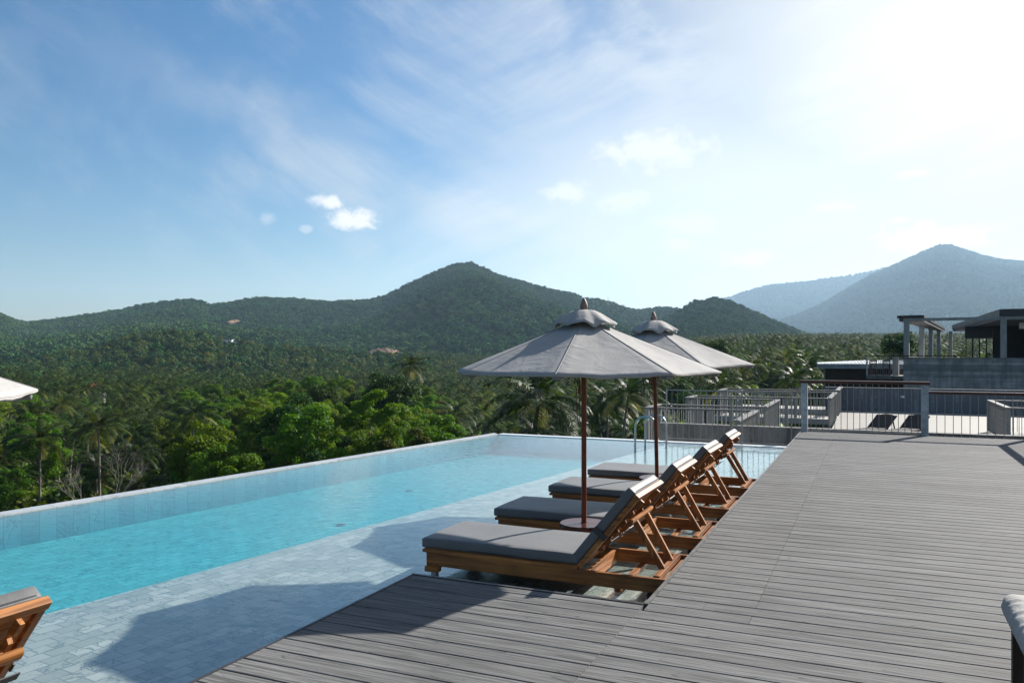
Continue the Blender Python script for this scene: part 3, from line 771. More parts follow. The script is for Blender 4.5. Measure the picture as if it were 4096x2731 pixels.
# --- broadleaf woodland on the slope below the pool, and the palms round it
used = [(-47.5, 96), (-52.5, 98), (-46.5, 93), (-51.5, 94)]
def free(x, y, d):
    for (a, b) in used:
        if (a - x) ** 2 + (b - y) ** 2 < d * d: return False
    used.append((x, y)); return True
def visible(x, y, ztop):
    """is the top of a tree above the line of sight over the pool's left coping"""
    r = x / y
    if abs(r) > .72: return False
    # coping line: q=-9.885 -> distance along this bearing
    den_ = r * CP - SP
    if den_ < -.05:
        D = -9.885 / den_
        if 0 < D < 19 and (r * SP + CP) * D < 16: return (ztop - 1.65) / y > -1.86 / D - .004
    return (ztop - 1.65) / y > -.105
nb = 0
for i in range(3000):
    y = rng.uniform(84, 235); r = rng.uniform(-.40, -.085) if rng.random() < .86 else rng.uniform(-.7, .62)
    x = r * y; h = rng.uniform(14, 19) * (1 if r < 0 else .8); zt = gz(x, y) + h
    if r < -.085 and r > -.38: zt += 3.5 * math.exp(-((r + .23) / .1) ** 2)
    if abs(x - 1.85) < 9 and y < 120: continue
    if r > .3 and y < 125: continue
    if r < -.42 and rng.random() < .75: continue
    if not visible(x, y, zt - 3) or not free(x, y, 6.4 if r < -.085 else 15): continue
    k = rng.random(); key = 'bright' if k < .84 else ('dark' if k < .92 else 'olive')
    if r > -.085 and key == 'bright' and rng.random() < .6: key = 'dark'
    lb, gp = {'bright': ('bright green leafy tree in the woodland below the pool', 'bright leafy trees in the valley'),
              'dark': ('dark green leafy tree standing among the palms and brighter trees', 'dark leafy trees in the valley'),
              'olive': ('olive toned leafy tree scattered through the valley woodland', 'olive leafy trees in the valley')}[key]
    broad(key, x, y, zt, lb, gp, rng.uniform(.8, 1.15)); nb += 1
    if nb >= 150: break
# --- coconut grove: every palm position on the valley floor
pos = []
for i in range(46000):
    y = math.sqrt(rng.uniform(45 ** 2, 1020 ** 2)); r = rng.uniform(-.70, .70); x = r * y
    pos.append((y, x))
pos.sort()
cell = {}
grove = []
for (y, x) in pos:
    d = 6.0 if y < 200 else (7.6 if y < 420 else 8.6)
    kx, ky = int(x // d), int(y // d); ok = True
    for a in (-1, 0, 1):
        for b in (-1, 0, 1):
            for (px_, py_) in cell.get((kx + a, ky + b, d), ()):
                if (px_ - x) ** 2 + (py_ - y) ** 2 < d * d: ok = False
    if not ok: continue
    cell.setdefault((kx, ky, d), []).append((x, y))
    r = x / y
    zc = gz(x, y) + rng.uniform(8.0, 15.5)
    if y < 230 and -.38 < r < -.085 and rng.random() < .86: continue
    if r > .33 and y < 128: continue
    if r < -.3 and y < 104: continue
    if y < 75: continue
    if r > .05 and y < 62: continue
    if r > .16 and y < 155: continue
    if r > .45 and y < 300 and rng.random() < .3: continue
    if abs(x - 1.85) < 7 and y < 75: continue
    if r < -.19 and y > 640: continue
    if .07 < r and y > 1000: continue
    if any((a - x) ** 2 + (b - y) ** 2 < 9 for (a, b) in used): continue
    if y < 240 and not visible(x, y, zc + 1): continue
    grove.append((y, x, zc))
near = grove[:288]; far = grove[288:]
for (y, x, zc) in near:
    side = 'left' if x / y < -.3 else ('middle' if x / y < .18 else 'right')
    palm(x, y, zc, 1 if y < 125 else 0, rng,
         {'left': 'coconut palm in the dense stand on the left below the pool', 'middle': 'coconut palm in the stand behind the pool end',
          'right': 'coconut palm in the stand behind the concrete terrace and fence'}[side],
         {'left': 'coconut palms on the left below the pool', 'middle': 'coconut palms behind the pool end', 'right': 'coconut palms behind the terrace'}[side],
         rng.uniform(.85, 1.1))

def scatter(name, P, scl, rotz, var, objs, label):
    """one object: points with instanced plants (uncountable mass)"""
    me = bpy.data.meshes.new(name); me.vertices.add(len(P)); me.vertices.foreach_set('co', np.asarray(P, np.float32).ravel())
    for nm, arr, ty in (('scl', scl, 'FLOAT'), ('rotz', rotz, 'FLOAT'), ('var', var, 'INT')):
        at = me.attributes.new(nm, ty, 'POINT'); at.data.foreach_set('value', np.asarray(arr, np.int32 if ty == 'INT' else np.float32))
    me.update(); o = link(name, me)
    ng = bpy.data.node_groups.new(name, 'GeometryNodeTree')
    ng.interface.new_socket('Geometry', in_out='INPUT', socket_type='NodeSocketGeometry')
    ng.interface.new_socket('Geometry', in_out='OUTPUT', socket_type='NodeSocketGeometry')
    t = NT(ng); gi = t.new('NodeGroupInput'); go = t.new('NodeGroupOutput'); jn = t.new('GeometryNodeJoinGeometry')
    def attr(nm, ty):
        a = t.new('GeometryNodeInputNamedAttribute', data_type=ty); a.inputs[0].default_value = nm; return a.outputs[0]
    s_, r_, v_ = attr('scl', 'FLOAT'), attr('rotz', 'FLOAT'), attr('var', 'INT')
    rot = t.new('ShaderNodeCombineXYZ', {2: r_}).outputs[0]; sc3 = t.new('ShaderNodeCombineXYZ', {0: s_, 1: s_, 2: s_}).outputs[0]
    for i, ob in enumerate(objs):
        oi = t.new('GeometryNodeObjectInfo'); oi.inputs['Object'].default_value = ob; oi.inputs['As Instance'].default_value = True
        cmp_ = t.new('FunctionNodeCompare', data_type='INT', operation='EQUAL'); 
        ins = [s for s in cmp_.inputs if s.type == 'INT']; t.l.new(v_, ins[0]); ins[1].default_value = i
        ip = t.new('GeometryNodeInstanceOnPoints'); t.l.new(gi.outputs[0], ip.inputs['Points']); t.l.new(cmp_.outputs[0], ip.inputs['Selection'])
        t.l.new(oi.outputs['Geometry'], ip.inputs['Instance']); t.l.new(rot, ip.inputs['Rotation']); t.l.new(sc3, ip.inputs['Scale'])
        t.l.new(ip.outputs[0], jn.inputs[0])
    t.l.new(jn.outputs[0], go.inputs[0])
    md = o.modifiers.new('scatter', 'NODES'); md.node_group = ng
    tag(o, label, None, None, 'stuff'); return o
def proto(me): return bpy.data.objects.new(me.name, me)          # plant shape used only by the scattered masses
P_low = [proto(m) for m in PALM_LOW]; P_mid = [proto(m) for m in PALM_MID]
fm = [g for g in far if g[0] < 330]; ff = [g for g in far if g[0] >= 330]
fa = np.array([(x, y, z) for (y, x, z) in far])
dist = fa[:, 1]
var = np.where(dist < 360, nrg.randint(3, 7, len(fa)), nrg.randint(0, 3, len(fa)))
scatter('palm_grove', fa, nrg.uniform(.78, 1.08, len(fa)), nrg.uniform(-.9, .9, len(fa)), var, P_low + P_mid, 'coconut grove filling the valley floor towards the hills')
# low shrubs under the near trees
nS = 9000
sy = np.sqrt(nrg.uniform(40 ** 2, 240 ** 2, nS)); sx = nrg.uniform(-.72, .7, nS) * sy
keep = ~((sx / sy > .30) & (sy < 125)) & ~((sx / sy > .1) & (sy < 45))
sx, sy = sx[keep], sy[keep]
shr = []
for i, (mm, sd_) in enumerate(((M_leafB, 61), (M_leafA, 62), (M_leafC, 63))):
    me, _ = broad_crown('shrub', mm, sd_, 700, .42, 2.0, 2.0, 1.5, 9, lobe=.5); shr.append(proto(me))
scatter('undergrowth', np.stack([sx, sy, ground_z(sx, sy) - .3], 1), nrg.uniform(.8, 2.6, len(sx)), nrg.uniform(0, 6.28, len(sx)), nrg.choice(3, len(sx), p=[.5, .32, .18]), shr, 'mixed green undergrowth beneath the valley trees')
# hillside forest canopies
def far_tree(name, m, seed, n, size, flat=.8):
    rg = np.random.RandomState(seed); lobes = [(np.array([0, 0, 4.0]), np.array([3.6, 3.6, 3.0]))]
    for i in range(6):
        a = rg.uniform(0, 6.28); rr = rg.uniform(1.5, 3.2)
        lobes.append((np.array([math.cos(a) * rr, math.sin(a) * rr, rg.uniform(3, 6.6)]), np.array([1, 1, .8]) * rg.uniform(1.5, 2.6)))
    P, d = crown_points(n, lobes, rg, .1); V, Fc = leaf_quads(P, d * 1.6, size, rg, .55, .8)
    tn = np.clip(rg.beta(2, 2.4, n) * .8 + .15 * d[:, 2], 0, 1)
    return np_mesh(name, V, Fc, m, False, tn)
FT = [proto(far_tree('far_tree', M_hill, 70 + i, 150, 1.9)) for i in range(3)]
FTb = [proto(far_tree('far_tree', M_leafB, 80, 300, 1.15)), proto(far_tree('far_tree', M_hill, 81, 300, 1.15)), proto(far_tree('far_tree', M_leafC, 82, 300, 1.15))]
def forest(h, name, spacing, seed, sc, protos, label, p=None, clear=()):
    X, Y, Z = h.sample(spacing, seed); n = len(X); rg = np.random.RandomState(seed + 1)
    r = X / Y; k = (np.abs(r) < .74) & np.isfinite(Z)
    for (cx, cy, a, b) in clear: k &= ~(((X - cx) / a) ** 2 + ((Y - cy) / b) ** 2 < 1)
    X, Y, Z = X[k], Y[k], Z[k]; n = len(X)
    scatter(name, np.stack([X, Y, Z - 1.5], 1), rg.uniform(sc * .6, sc * 1.35, n), rg.uniform(0, 6.28, n), rg.choice(len(protos), n, p=p), protos, label)
def blob_tree(name, m, seed):
    import bmesh
    bm = bmesh.new(); bmesh.ops.create_icosphere(bm, subdivisions=2, radius=1.0); rg = np.random.RandomState(seed)
    ph = rg.uniform(0, 6.28, 6)
    for v in bm.verts:
        k_ = 1 + .20 * math.sin(v.co.x * 4 + ph[0]) * math.sin(v.co.y * 4.4 + ph[1]) + .14 * math.sin(v.co.z * 6 + ph[2] + v.co.x * 3) + rg.normal(0, .05)
        v.co = Vector((v.co.x * 4.6 * k_, v.co.y * 4.6 * k_, v.co.z * 4.0 * k_ + 2.0))
    me = bpy.data.meshes.new(name); bm.to_mesh(me); bm.free(); me.materials.append(m)
    me.polygons.foreach_set('use_smooth', [True] * len(me.polygons))
    at = me.attributes.new('tint', 'FLOAT', 'FACE'); at.data.foreach_set('value', rg.uniform(.1, .7, len(me.polygons)).astype(np.float32))
    return me
FTf = [proto(blob_tree('far_tree', M_hillfar, 90 + i)) for i in range(3)]
forest(H_main, 'hillside_forest', 11.5, 21, 1.45, FT, 'dark green forest covering the long ridge and the pointed peak')
forest(H_cone, 'hillside_forest', 9.0, 22, 1.15, FT, 'green forest covering the small cone shaped hill')
forest(H_rfront, 'hillside_forest', 19, 23, 1.9, FTf, 'hazy forest on the big mountain behind the pavilion')
forest(H_rback, 'hillside_forest', 34, 24, 3.2, FTf, 'pale hazy forest on the farthest mountain slope')
forest(H_near, 'hillside_forest', 6.6, 25, .95, FTb, 'dark forest on the low nearer ridge at the left', [.5, .38, .12])
# edge of the valley between grove and hills
nE = 9000
ey = nrg.uniform(560, 1180, nE); ex = nrg.uniform(-.72, .72, nE) * ey
kk = np.where(ex / ey < -.19, ey < 700, ey > 930) | (nrg.uniform(0, 1, nE) < .05)
ex, ey = ex[kk], ey[kk]
scatter('valley_trees', np.stack([ex, ey, ground_z(ex, ey)], 1), nrg.uniform(.7, 1.6, len(ex)), nrg.uniform(0, 6.28, len(ex)), nrg.choice(3, len(ex), p=[.4, .45, .15]), FTb, 'mixed trees at the edge of the coconut grove')

# small far things
mb = MB(); rr = np.random.RandomState(4)
n = 26; xs = np.linspace(-22, 22, n)
V = []; 
for j in range(6):
    for i in range(n):
        V.append((xs[i], 3.0 * j - 6 + rr.uniform(-.6, .6), (1 - (xs[i] / 22.0) ** 2) ** .5 * 9 * (j / 5.0) + rr.uniform(-.7, .7) - .5))
mb.add(V, [(j * n + i, j * n + i + 1, (j + 1) * n + i + 1, (j + 1) * n + i) for j in range(5) for i in range(n - 1)])
mb.add([(x, 9.2, -8) for x in xs] + [(x, 9.2, (1 - (x / 22.0) ** 2) ** .5 * 9 - .5) for x in xs], [(i + 1, i, n + i, n + i + 1) for i in range(n - 1)])
o = mb.build('earth_bank', M_earth); o.location = (-148, 930, -4.5); struct(o, 'bare reddish earth bank at the foot of the mountain')
mb = MB()
V = []
for j in range(5):
    for i in range(14):
        V.append((-9 + 18 * i / 13 + j * 3 + rr.uniform(-1, 1), j * 5 + rr.uniform(-2, 2), j * 1.7 + 2 * math.sin(i * .5) + rr.uniform(-1, 1)))
mb.add(V, [(j * 14 + i, j * 14 + i + 1, (j + 1) * 14 + i + 1, (j + 1) * 14 + i) for j in range(4) for i in range(13)])
o = mb.build('bare_slope', M_earth); o.location = (-560, 1610, 55); struct(o, 'bare tan clearing on the forested ridge')
w = thing('white_house', 'long low white house on the crest of the nearer wooded ridge', 'house', (-323, 915, 9), .1)
mb = MB(); mb.box(-11, 8, -4, 4, -2, 4.4); mb.box(8, 22, -3, 3, -2, 2.2); mb.build('wall', M_white, w)
mb = MB(); mb.box(-12, 9, -5, 5, 4.4, 4.9); mb.box(9, 23, -4, 4, 2.2, 2.6); mb.build('roof', M_slab, w)
mb = MB(); [mb.box(x, x + 1.6, -4.06, -4.0, 1, 3) for x in (-9, -5, -1, 4)]; mb.build('window', M_darkint, w)
w = thing('red_roofed_house', 'tiny house with a red roof among the palms at the left', 'house', (-230, 450, -21.5), .3)
mb = MB(); mb.box(-4, 4, -3, 3, -8, 2.5); mb.build('wall', M_conc_base, w)
mb = MB(); mb.add([(-5, -4, 2.4), (5, -4, 2.4), (5, 4, 2.4), (-5, 4, 2.4), (-3, 0, 5), (3, 0, 5)], [(0, 1, 5, 4), (1, 2, 5), (2, 3, 4, 5), (3, 0, 4), (3, 2, 1, 0)]); mb.build('roof', M_redroof, w)
w = thing('radio_mast', 'thin red and white lattice mast on the ridge above the nearer umbrella', 'mast', (287, 2430, 105))
mb = MB()
for a in range(3): mb.tube([(2.2 * math.cos(a * 2.094), 2.2 * math.sin(a * 2.094), 0), (.5 * math.cos(a * 2.094), .5 * math.sin(a * 2.094), 55)], .35, 4)
for k in range(18):
    z = k * 3; q = 2.2 - 1.7 * z / 55
    for a in range(3): mb.tube([(q * math.cos(a * 2.094), q * math.sin(a * 2.094), z), (q * math.cos((a + 1) * 2.094), q * math.sin((a + 1) * 2.094), z + 3)], .2, 3)
mb.build('lattice', M_white, w); mb = MB(); mb.tube([(0, 0, 54), (0, 0, 62)], .2, 4); mb.build('antenna', M_white, w)

# ------------------------------------------------------------------ pool
ZW, ZS, ZF, ZC = -.22, -.252, -.60, -.205
def isect(q, u):
    """point where pool line q=const meets deck line u=const (world)"""
    # q = x*CP - y*SP ; u = x*SA + y*CA
    det = CP * CA + SP * SA; return ((q * CA + u * SP) / det, (CP * u - SA * q) / det)
def isect_v(v, u): return deck(v, u)
QL, QLi, QS, UF, UN = -9.885, -9.685, -5.94, 16.30, -5.0
def lp(w):  # world -> pool-frame local
    return (w[0] * CP - w[1] * SP, w[0] * SP + w[1] * CP)
def pool_obj(name, mb, m, **k):
    o = mb.build(name, m, None, **k); o.rotation_euler.z = PROT; return o
A = lp(isect(QLi, UN)); B = lp(isect(QLi, UF)); Cc = lp(deck(-1.0, UF)); Dd = lp(deck(-1.0, UN))
S0 = lp(isect(QS, UN)); S1 = lp(isect(QS, UF))
ex_ = lambda p, dx_, dy_: (p[0] + dx_, p[1] + dy_)
pool = thing('swimming_pool', 'long infinity pool of turquoise water with pale marble tiles', 'swimming pool', (0, 0, 0), PROT)
pool['kind'] = 'structure'
mb = MB(); mb.poly([ex_(A, -.1, 0), ex_(S0, -.02, 0), ex_(S1, -.02, .1), ex_(B, -.1, .1)], ZF - .25, ZF); mb.build('pool_floor', M_tile_floor, pool)
mb = MB(); mb.poly([ex_(S0, 0, 0), ex_(Dd, 0, 0), ex_(Cc, 0, .05), ex_(S1, 0, .05)], ZF - .2, ZS); mb.build('shelf', M_tile_shelf, pool)
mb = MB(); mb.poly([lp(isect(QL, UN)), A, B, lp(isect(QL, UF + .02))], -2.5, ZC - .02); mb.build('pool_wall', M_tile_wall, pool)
mb = MB(); mb.poly([ex_(lp(isect(QL, UN)), -.004, 0), ex_(A, .004, 0), ex_(B, .004, 0), ex_(lp(isect(QL, UF + .2)), -.004, 0)], ZC - .02, ZC); mb.build('coping', M_tile_cope, pool)
mb = MB(); mb.poly([lp(isect(QLi - .001, UF)), lp(deck(-1.36, UF)), lp(deck(-1.36, UF + .2)), lp(isect(QLi - .001, UF + .2))], -2.5, ZC - .001); mb.build('coping', M_tile_far, pool)
o = MB(); o.poly([ex_(A, -.01, 0), ex_(Dd, 0, 0), ex_(Cc, 0, .012), ex_(B, -.01, .012)], ZF - .08, ZW)
wt = pool_obj('water', o, M_water); struct(wt, 'clear turquoise pool water')
for i, (q, p) in enumerate(((-7.35, 7.75), (-8.2, 10.2))):
    mb = MB(); mb.lathe([(.052, 0), (.052, .006), (.066, .006), (.066, 0)], 20); mb.lathe([(.001, 0), (.03, .004), (.036, 0)], 16)
    o = mb.build('pool_drain', M_steel, None, smooth=True); xy = poolq(q, p); o.location = (xy[0], xy[1], ZF + .002)
    tag(o, ['round floor inlet under the water nearer the camera', 'round floor inlet under the water farther along the pool'][i], 'pool inlet', 'inlets on the pool floor')
# pool ladder handrails at the shelf edge
lad = thing('pool_ladder', 'pair of shiny steel hoop handrails at the far end of the pool shelf', 'pool ladder', (*poolq(-5.94, 14.55), ZS), PROT)
for dy_ in (0, .5):
    pts = [(-.23, dy_, -.25), (-.23, dy_, .42)] + [(-.01 - .22 * math.cos(a), dy_, .42 + .22 * math.sin(a)) for a in np.linspace(.2, PI - .2, 9)] + [(.21, dy_, .42), (.21, dy_, 0)]
    mb = MB(); mb.tube(pts, .021, 10); mb.build('handrail', M_steel, lad, smooth=True)
    mb = MB(); mb.lathe([(.045, 0), (.045, .012), (.024, .02)], 14, M=Matrix.Translation((.21, dy_, 0))); mb.build('flange', M_steel, lad, smooth=True)
for z in (-.06, -.2):
    mb = MB(); mb.box(-.27, -.19, .02, .48, z, z + .03); mb.build('tread', M_steel, lad)

# ------------------------------------------------------------------ deck
PITCH = .1655
def plank(mb, v0, v1, u0, u1, tn):
    c = .004; z0, z1 = -.026, 0.0
    mb.add([(v0, u0, z0), (v1, u0, z0), (v1, u1, z0), (v0, u1, z0), (v0, u0, z1 - c), (v1, u0, z1 - c), (v1, u1, z1 - c), (v0, u1, z1 - c),
            (v0 + .001, u0 + c, z1), (v1 - .001, u0 + c, z1), (v1 - .001, u1 - c, z1), (v0 + .001, u1 - c, z1)],
           [(3, 2, 1, 0), (0, 1, 5, 4), (1, 2, 6, 5), (2, 3, 7, 6), (3, 0, 4, 7), (4, 5, 9, 8), (5, 6, 10, 9), (6, 7, 11, 10), (7, 4, 8, 11), (8, 9, 10, 11)], tn)
dk = thing('deck', 'grey composite plank deck along the pool', 'deck', (0, 0, 0), DROT); dk['kind'] = 'structure'
mb = MB(); rg = random.Random(3)
u = 17.46; G = .0085
V_E, V_S, V_R, V_P, U_B = -1.365, -.69, 2.62, -3.10, 5.185
k = 0
while u > -3.2:
    u0 = u - PITCH + G
    if u0 > U_B:
        seam = -1.0 if k in (73, 74) else V_S
        plank(mb, V_E + .028, seam - .001, u0, u, rg.random()); plank(mb, seam + .001, V_R, u0, u, rg.random())
    elif u > U_B:
        plank(mb, V_E + .028, V_S - .001, u0, u, rg.random()); plank(mb, V_S + .001, V_R, u0, u, rg.random())
        if u0 < U_B - .05: plank(mb, V_P + .012, V_E - .001, u0, U_B - .03, rg.random())
    else:
        a = rg.random()
        plank(mb, V_P + .012, V_E - .0015, u0, min(u, U_B - .03), a); plank(mb, V_E + .0015, V_R, u0, u, rg.random())
    u -= PITCH; k += 1
mb.build('deck_boards', M_deck, dk)
mb = MB(); mb.box(V_E, V_E + .026, U_B, 17.49, -.30, .004); mb.build('edge_trim', M_trim, dk)
mb = MB(); mb.box(V_P - .006, V_E - .001, U_B - .028, U_B, -.31, .006); mb.build('edge_trim', M_trimdark, dk)
mb = MB(); mb.box(V_P - .008, V_P + .010, -3.2, U_B - .029, -.31, .003); mb.build('edge_trim', M_trimdark, dk)
mb = MB(); mb.box(V_E + .03, V_R, 17.466, 17.488, -.20, .003); mb.build('edge_trim', M_trim, dk)
mb = MB(); mb.box(V_P + .03, V_R, -3.2, U_B - .06, -.1, -.055); mb.box(V_E + .04, V_R, U_B - .06, 17.45, -.1, -.055); mb.build('void_sheet', M_black, dk)  # black sheet added so gaps between boards show as shaded void
o = MB(); o.box(V_E + .3, V_R + 6, -3.2, 17.4, -12, -.32); o = o.build('retaining_base', M_conc, dk)

# ------------------------------------------------------------------ sun loungers
def rotM(px_, pz_, ang):   # local frame at (px,0,pz) with x axis tilted up by ang in the xz plane
    return Matrix.Translation((px_, 0, pz_)) @ Matrix.Rotation(-ang, 4, 'Y')
LB = .0                    # local z = height above the shelf floor
def make_lounger():
    t = thing('sun_lounger', '', 'sun lounger')
    z = lambda w: w - ZS
    HW = .385
    for s in (-1, 1):
        mb = MB(); mb.box(.03, 2.03, s * HW - .019, s * HW + .019, z(-.128), z(-.022)); mb.build('side_rail', M_teak[0], t, bevel=.004)
    mb = MB(); mb.box(.03, .066, -HW + .02, HW - .02, z(-.128), z(-.05)); mb.build('end_rail', M_teak[1], t, bevel=.003)
    mb = MB(); mb.box(1.985, 2.025, -HW + .02, HW - .02, z(-.126), z(-.05)); mb.build('end_rail', M_teak[1], t, bevel=.003)
    mb = MB(); n = 11
    for i in range(n):
        x0 = 0.0 + i * 1.335 / n; mb.box(x0 + .035, x0 + .135, -HW + .012, HW - .012, z(-.0215), z(.002))
    mb.build('seat_slats', M_teak[1], t, bevel=.003)
    for s in (-1, 1):
        mb = MB(); mb.box(-.005, 1.345, s * HW - .024 - (.02 if s > 0 else -.0), s * HW + .024 + (.02 if s < 0 else 0), z(-.0215), z(.005)); mb.build('edge_board', M_teak[0], t, bevel=.003)
    mb = MB(); mb.box(1.40, 1.43, -HW + .02, HW - .02, z(-.14), z(-.03)); mb.build('cross_board', M_teak[1], t, bevel=.003)
    mb = MB(); mb.box(1.63, 1.68, -HW + .02, HW - .02, z(-.165), z(-.125)); mb.build('cross_bar', M_teak[1], t, bevel=.003)
    for s in (-1, 1):
        for x in (.05, 1.93):
            mb = MB()
            mb.box(x - (.02 if x < 1 else .03), x + (.10 if x < 1 else .09), s * HW - .05, s * HW + .022, z(-.172), z(-.1285), M=None)
            lg = mb.build('leg', M_darkwood if x > 1 else M_teak[0], t, bevel=.003)
            mb = MB(); mb.box(x + .02, x + .065, s * (HW - .015) - .022, s * (HW - .015) + .022, z(ZS), z(-.1725)); mb.build('foot', M_galv, lg)
    # mattress
    mb = MB(); mb.roundbox(-.035, 1.345, -.375, .375, z(.006), z(.086), .017, 22, 12, 3, crown=.010, wob=.0025, seed=1.0)
    ms = mb.build('mattress', M_vinyl, t, smooth=True, sharp=None)
    mb = MB(); mb.tube([(-.032, -.36, z(.022)), (.6, -.378, z(.021)), (1.335, -.36, z(.022))], .004, 6); mb.tube([(-.032, .36, z(.022)), (.6, .378, z(.021)), (1.335, .36, z(.022))], .004, 6)
    mb.build('piping', M_strap, ms, smooth=True)
    # backrest (hinged at x=1.35)
    ANG = R(51); M = rotM(1.352, z(-.012), ANG); L = .74
    mb = MB()
    for i in range(9):
        x0 = .02 + i * .075; mb.box(x0, x0 + .068, -.341, .341, .004, .020, M=M)
    bf = mb.build('backrest', M_teak[1], t, bevel=.002)
    for s in (-1, 1):
        mb = MB(); mb.box(0, L - .045, s * .362 - .02, s * .362 + .02, -.012, .022, M=M); mb.build('stile', M_teak[0], bf, bevel=.003)
    mb = MB(); mb.box(L - .044, L + .004, -.388, .388, -.016, .026, M=M); mb.build('top_rail', M_teak[1], bf, bevel=.005)
    for s in (-1, 1):                              # notched rack bars
        mb = MB(); pts = [(.16, -.012), (.16, -.05)]
        for i in range(5):
            x0 = .20 + i * .095; pts += [(x0, -.05), (x0 + .012, -.027), (x0 + .036, -.027), (x0 + .048, -.05)]
        pts += [(.70, -.05), (.70, -.012)]
        n = len(pts); vs = [(a, s * .25 - .011, b) for a, b in pts] + [(a, s * .25 + .011, b) for a, b in pts]
        fs = [(i, (i + 1) % n, n + (i + 1) % n, n + i) for i in range(n)] + [tuple(range(n - 1, -1, -1)), tuple(range(n, 2 * n))]
        mb.add(vs, fs, M=M); mb.build('notched_rack', M_teak[0], bf)
    mb = MB(); mb.roundbox(.01, L + .005, -.37, .37, .024, .100, .017, 12, 12, 3, crown=.008, M=M, wob=.002, seed=4.0)
    cu = mb.build('back_cushion', M_vinyl, t, smooth=True, sharp=None)
    mb = MB(); mb.tube([M @ Vector((L + .004, -.34, .040)), M @ Vector((L + .010, 0, .040)), M @ Vector((L + .004, .34, .040))], .004, 6); mb.build('piping', M_strap, cu, smooth=True)
    mb = MB(); 
    for s in (-1, 1): mb.box(.30, .345, s * .384 - .004, s * .384 + .004, -.02, .10, M=M)
    mb.box(.30, .345, -.388, .388, -.066, -.060, M=M); mb.build('strap', M_strap, t)
    # prop: round-nosed crossbar on two legs down to a foot bar
    tx, tz, bx_, bz = 1.735, z(.345), 1.955, z(-.005)
    pr = MB()
    pts = []
    for k_ in range(10): a = 2 * PI * k_ / 10; pts.append((.036 * math.cos(a), .020 * math.sin(a)))
    dv = Vector((math.cos(ANG), 0, math.sin(ANG))); nv = Vector((-math.sin(ANG), 0, math.cos(ANG)))
    vs = [Vector((tx, y_, tz)) + dv * a + nv * b for y_ in (-.305, .305) for a, b in pts]
    pr.add(vs, [(i, (i + 1) % 10, 10 + (i + 1) % 10, 10 + i) for i in range(10)] + [tuple(range(9, -1, -1)), tuple(range(10, 20))])
    pb = pr.build('prop', M_teak[1], t, smooth=True, sharp=50)
    for s in (-1, 1):
        mb = MB(); mb.bar((tx + .004, s * .165, tz - .012), (bx_ - .01, s * .135, bz - .012), .032, .046, up=(1, 0, .3)); mb.build('prop_leg', M_teak[2], pb, bevel=.003)
    mb = MB(); mb.box(bx_ - .028, bx_ + .02, -.362, .362, bz - .050, bz - .006); mb.build('foot_bar', M_teak[1], pb, bevel=.004)
    return t
lounger = make_lounger()
rows = [(-3.415, 6.262, 'nearest reclined sun lounger with grey mattress beside the deck corner'),
        (-3.415, 7.665, 'second sun lounger, just past the nearer umbrella pole, its mattress creased'),
        (-3.415, 9.15, 'third sun lounger, on the near side of the farther umbrella pole'),
        (-3.415, 10.55, 'farthest sun lounger of the row, beyond the farther umbrella pole'),
        (-5.094, 2.03, 'sun lounger at the lower left with only its raised wooden backrest in view')]
for i, (v, u, lb) in enumerate(rows):
    o = lounger if i == 0 else copy_tree(lounger)
    o.location = (*deck(v, u), ZS); o.rotation_euler = (0, 0, DROT + (0, .004, -.006, .005, 0)[i]); o['label'] = lb; o['group'] = 'teak sun loungers standing in the shallow shelf'

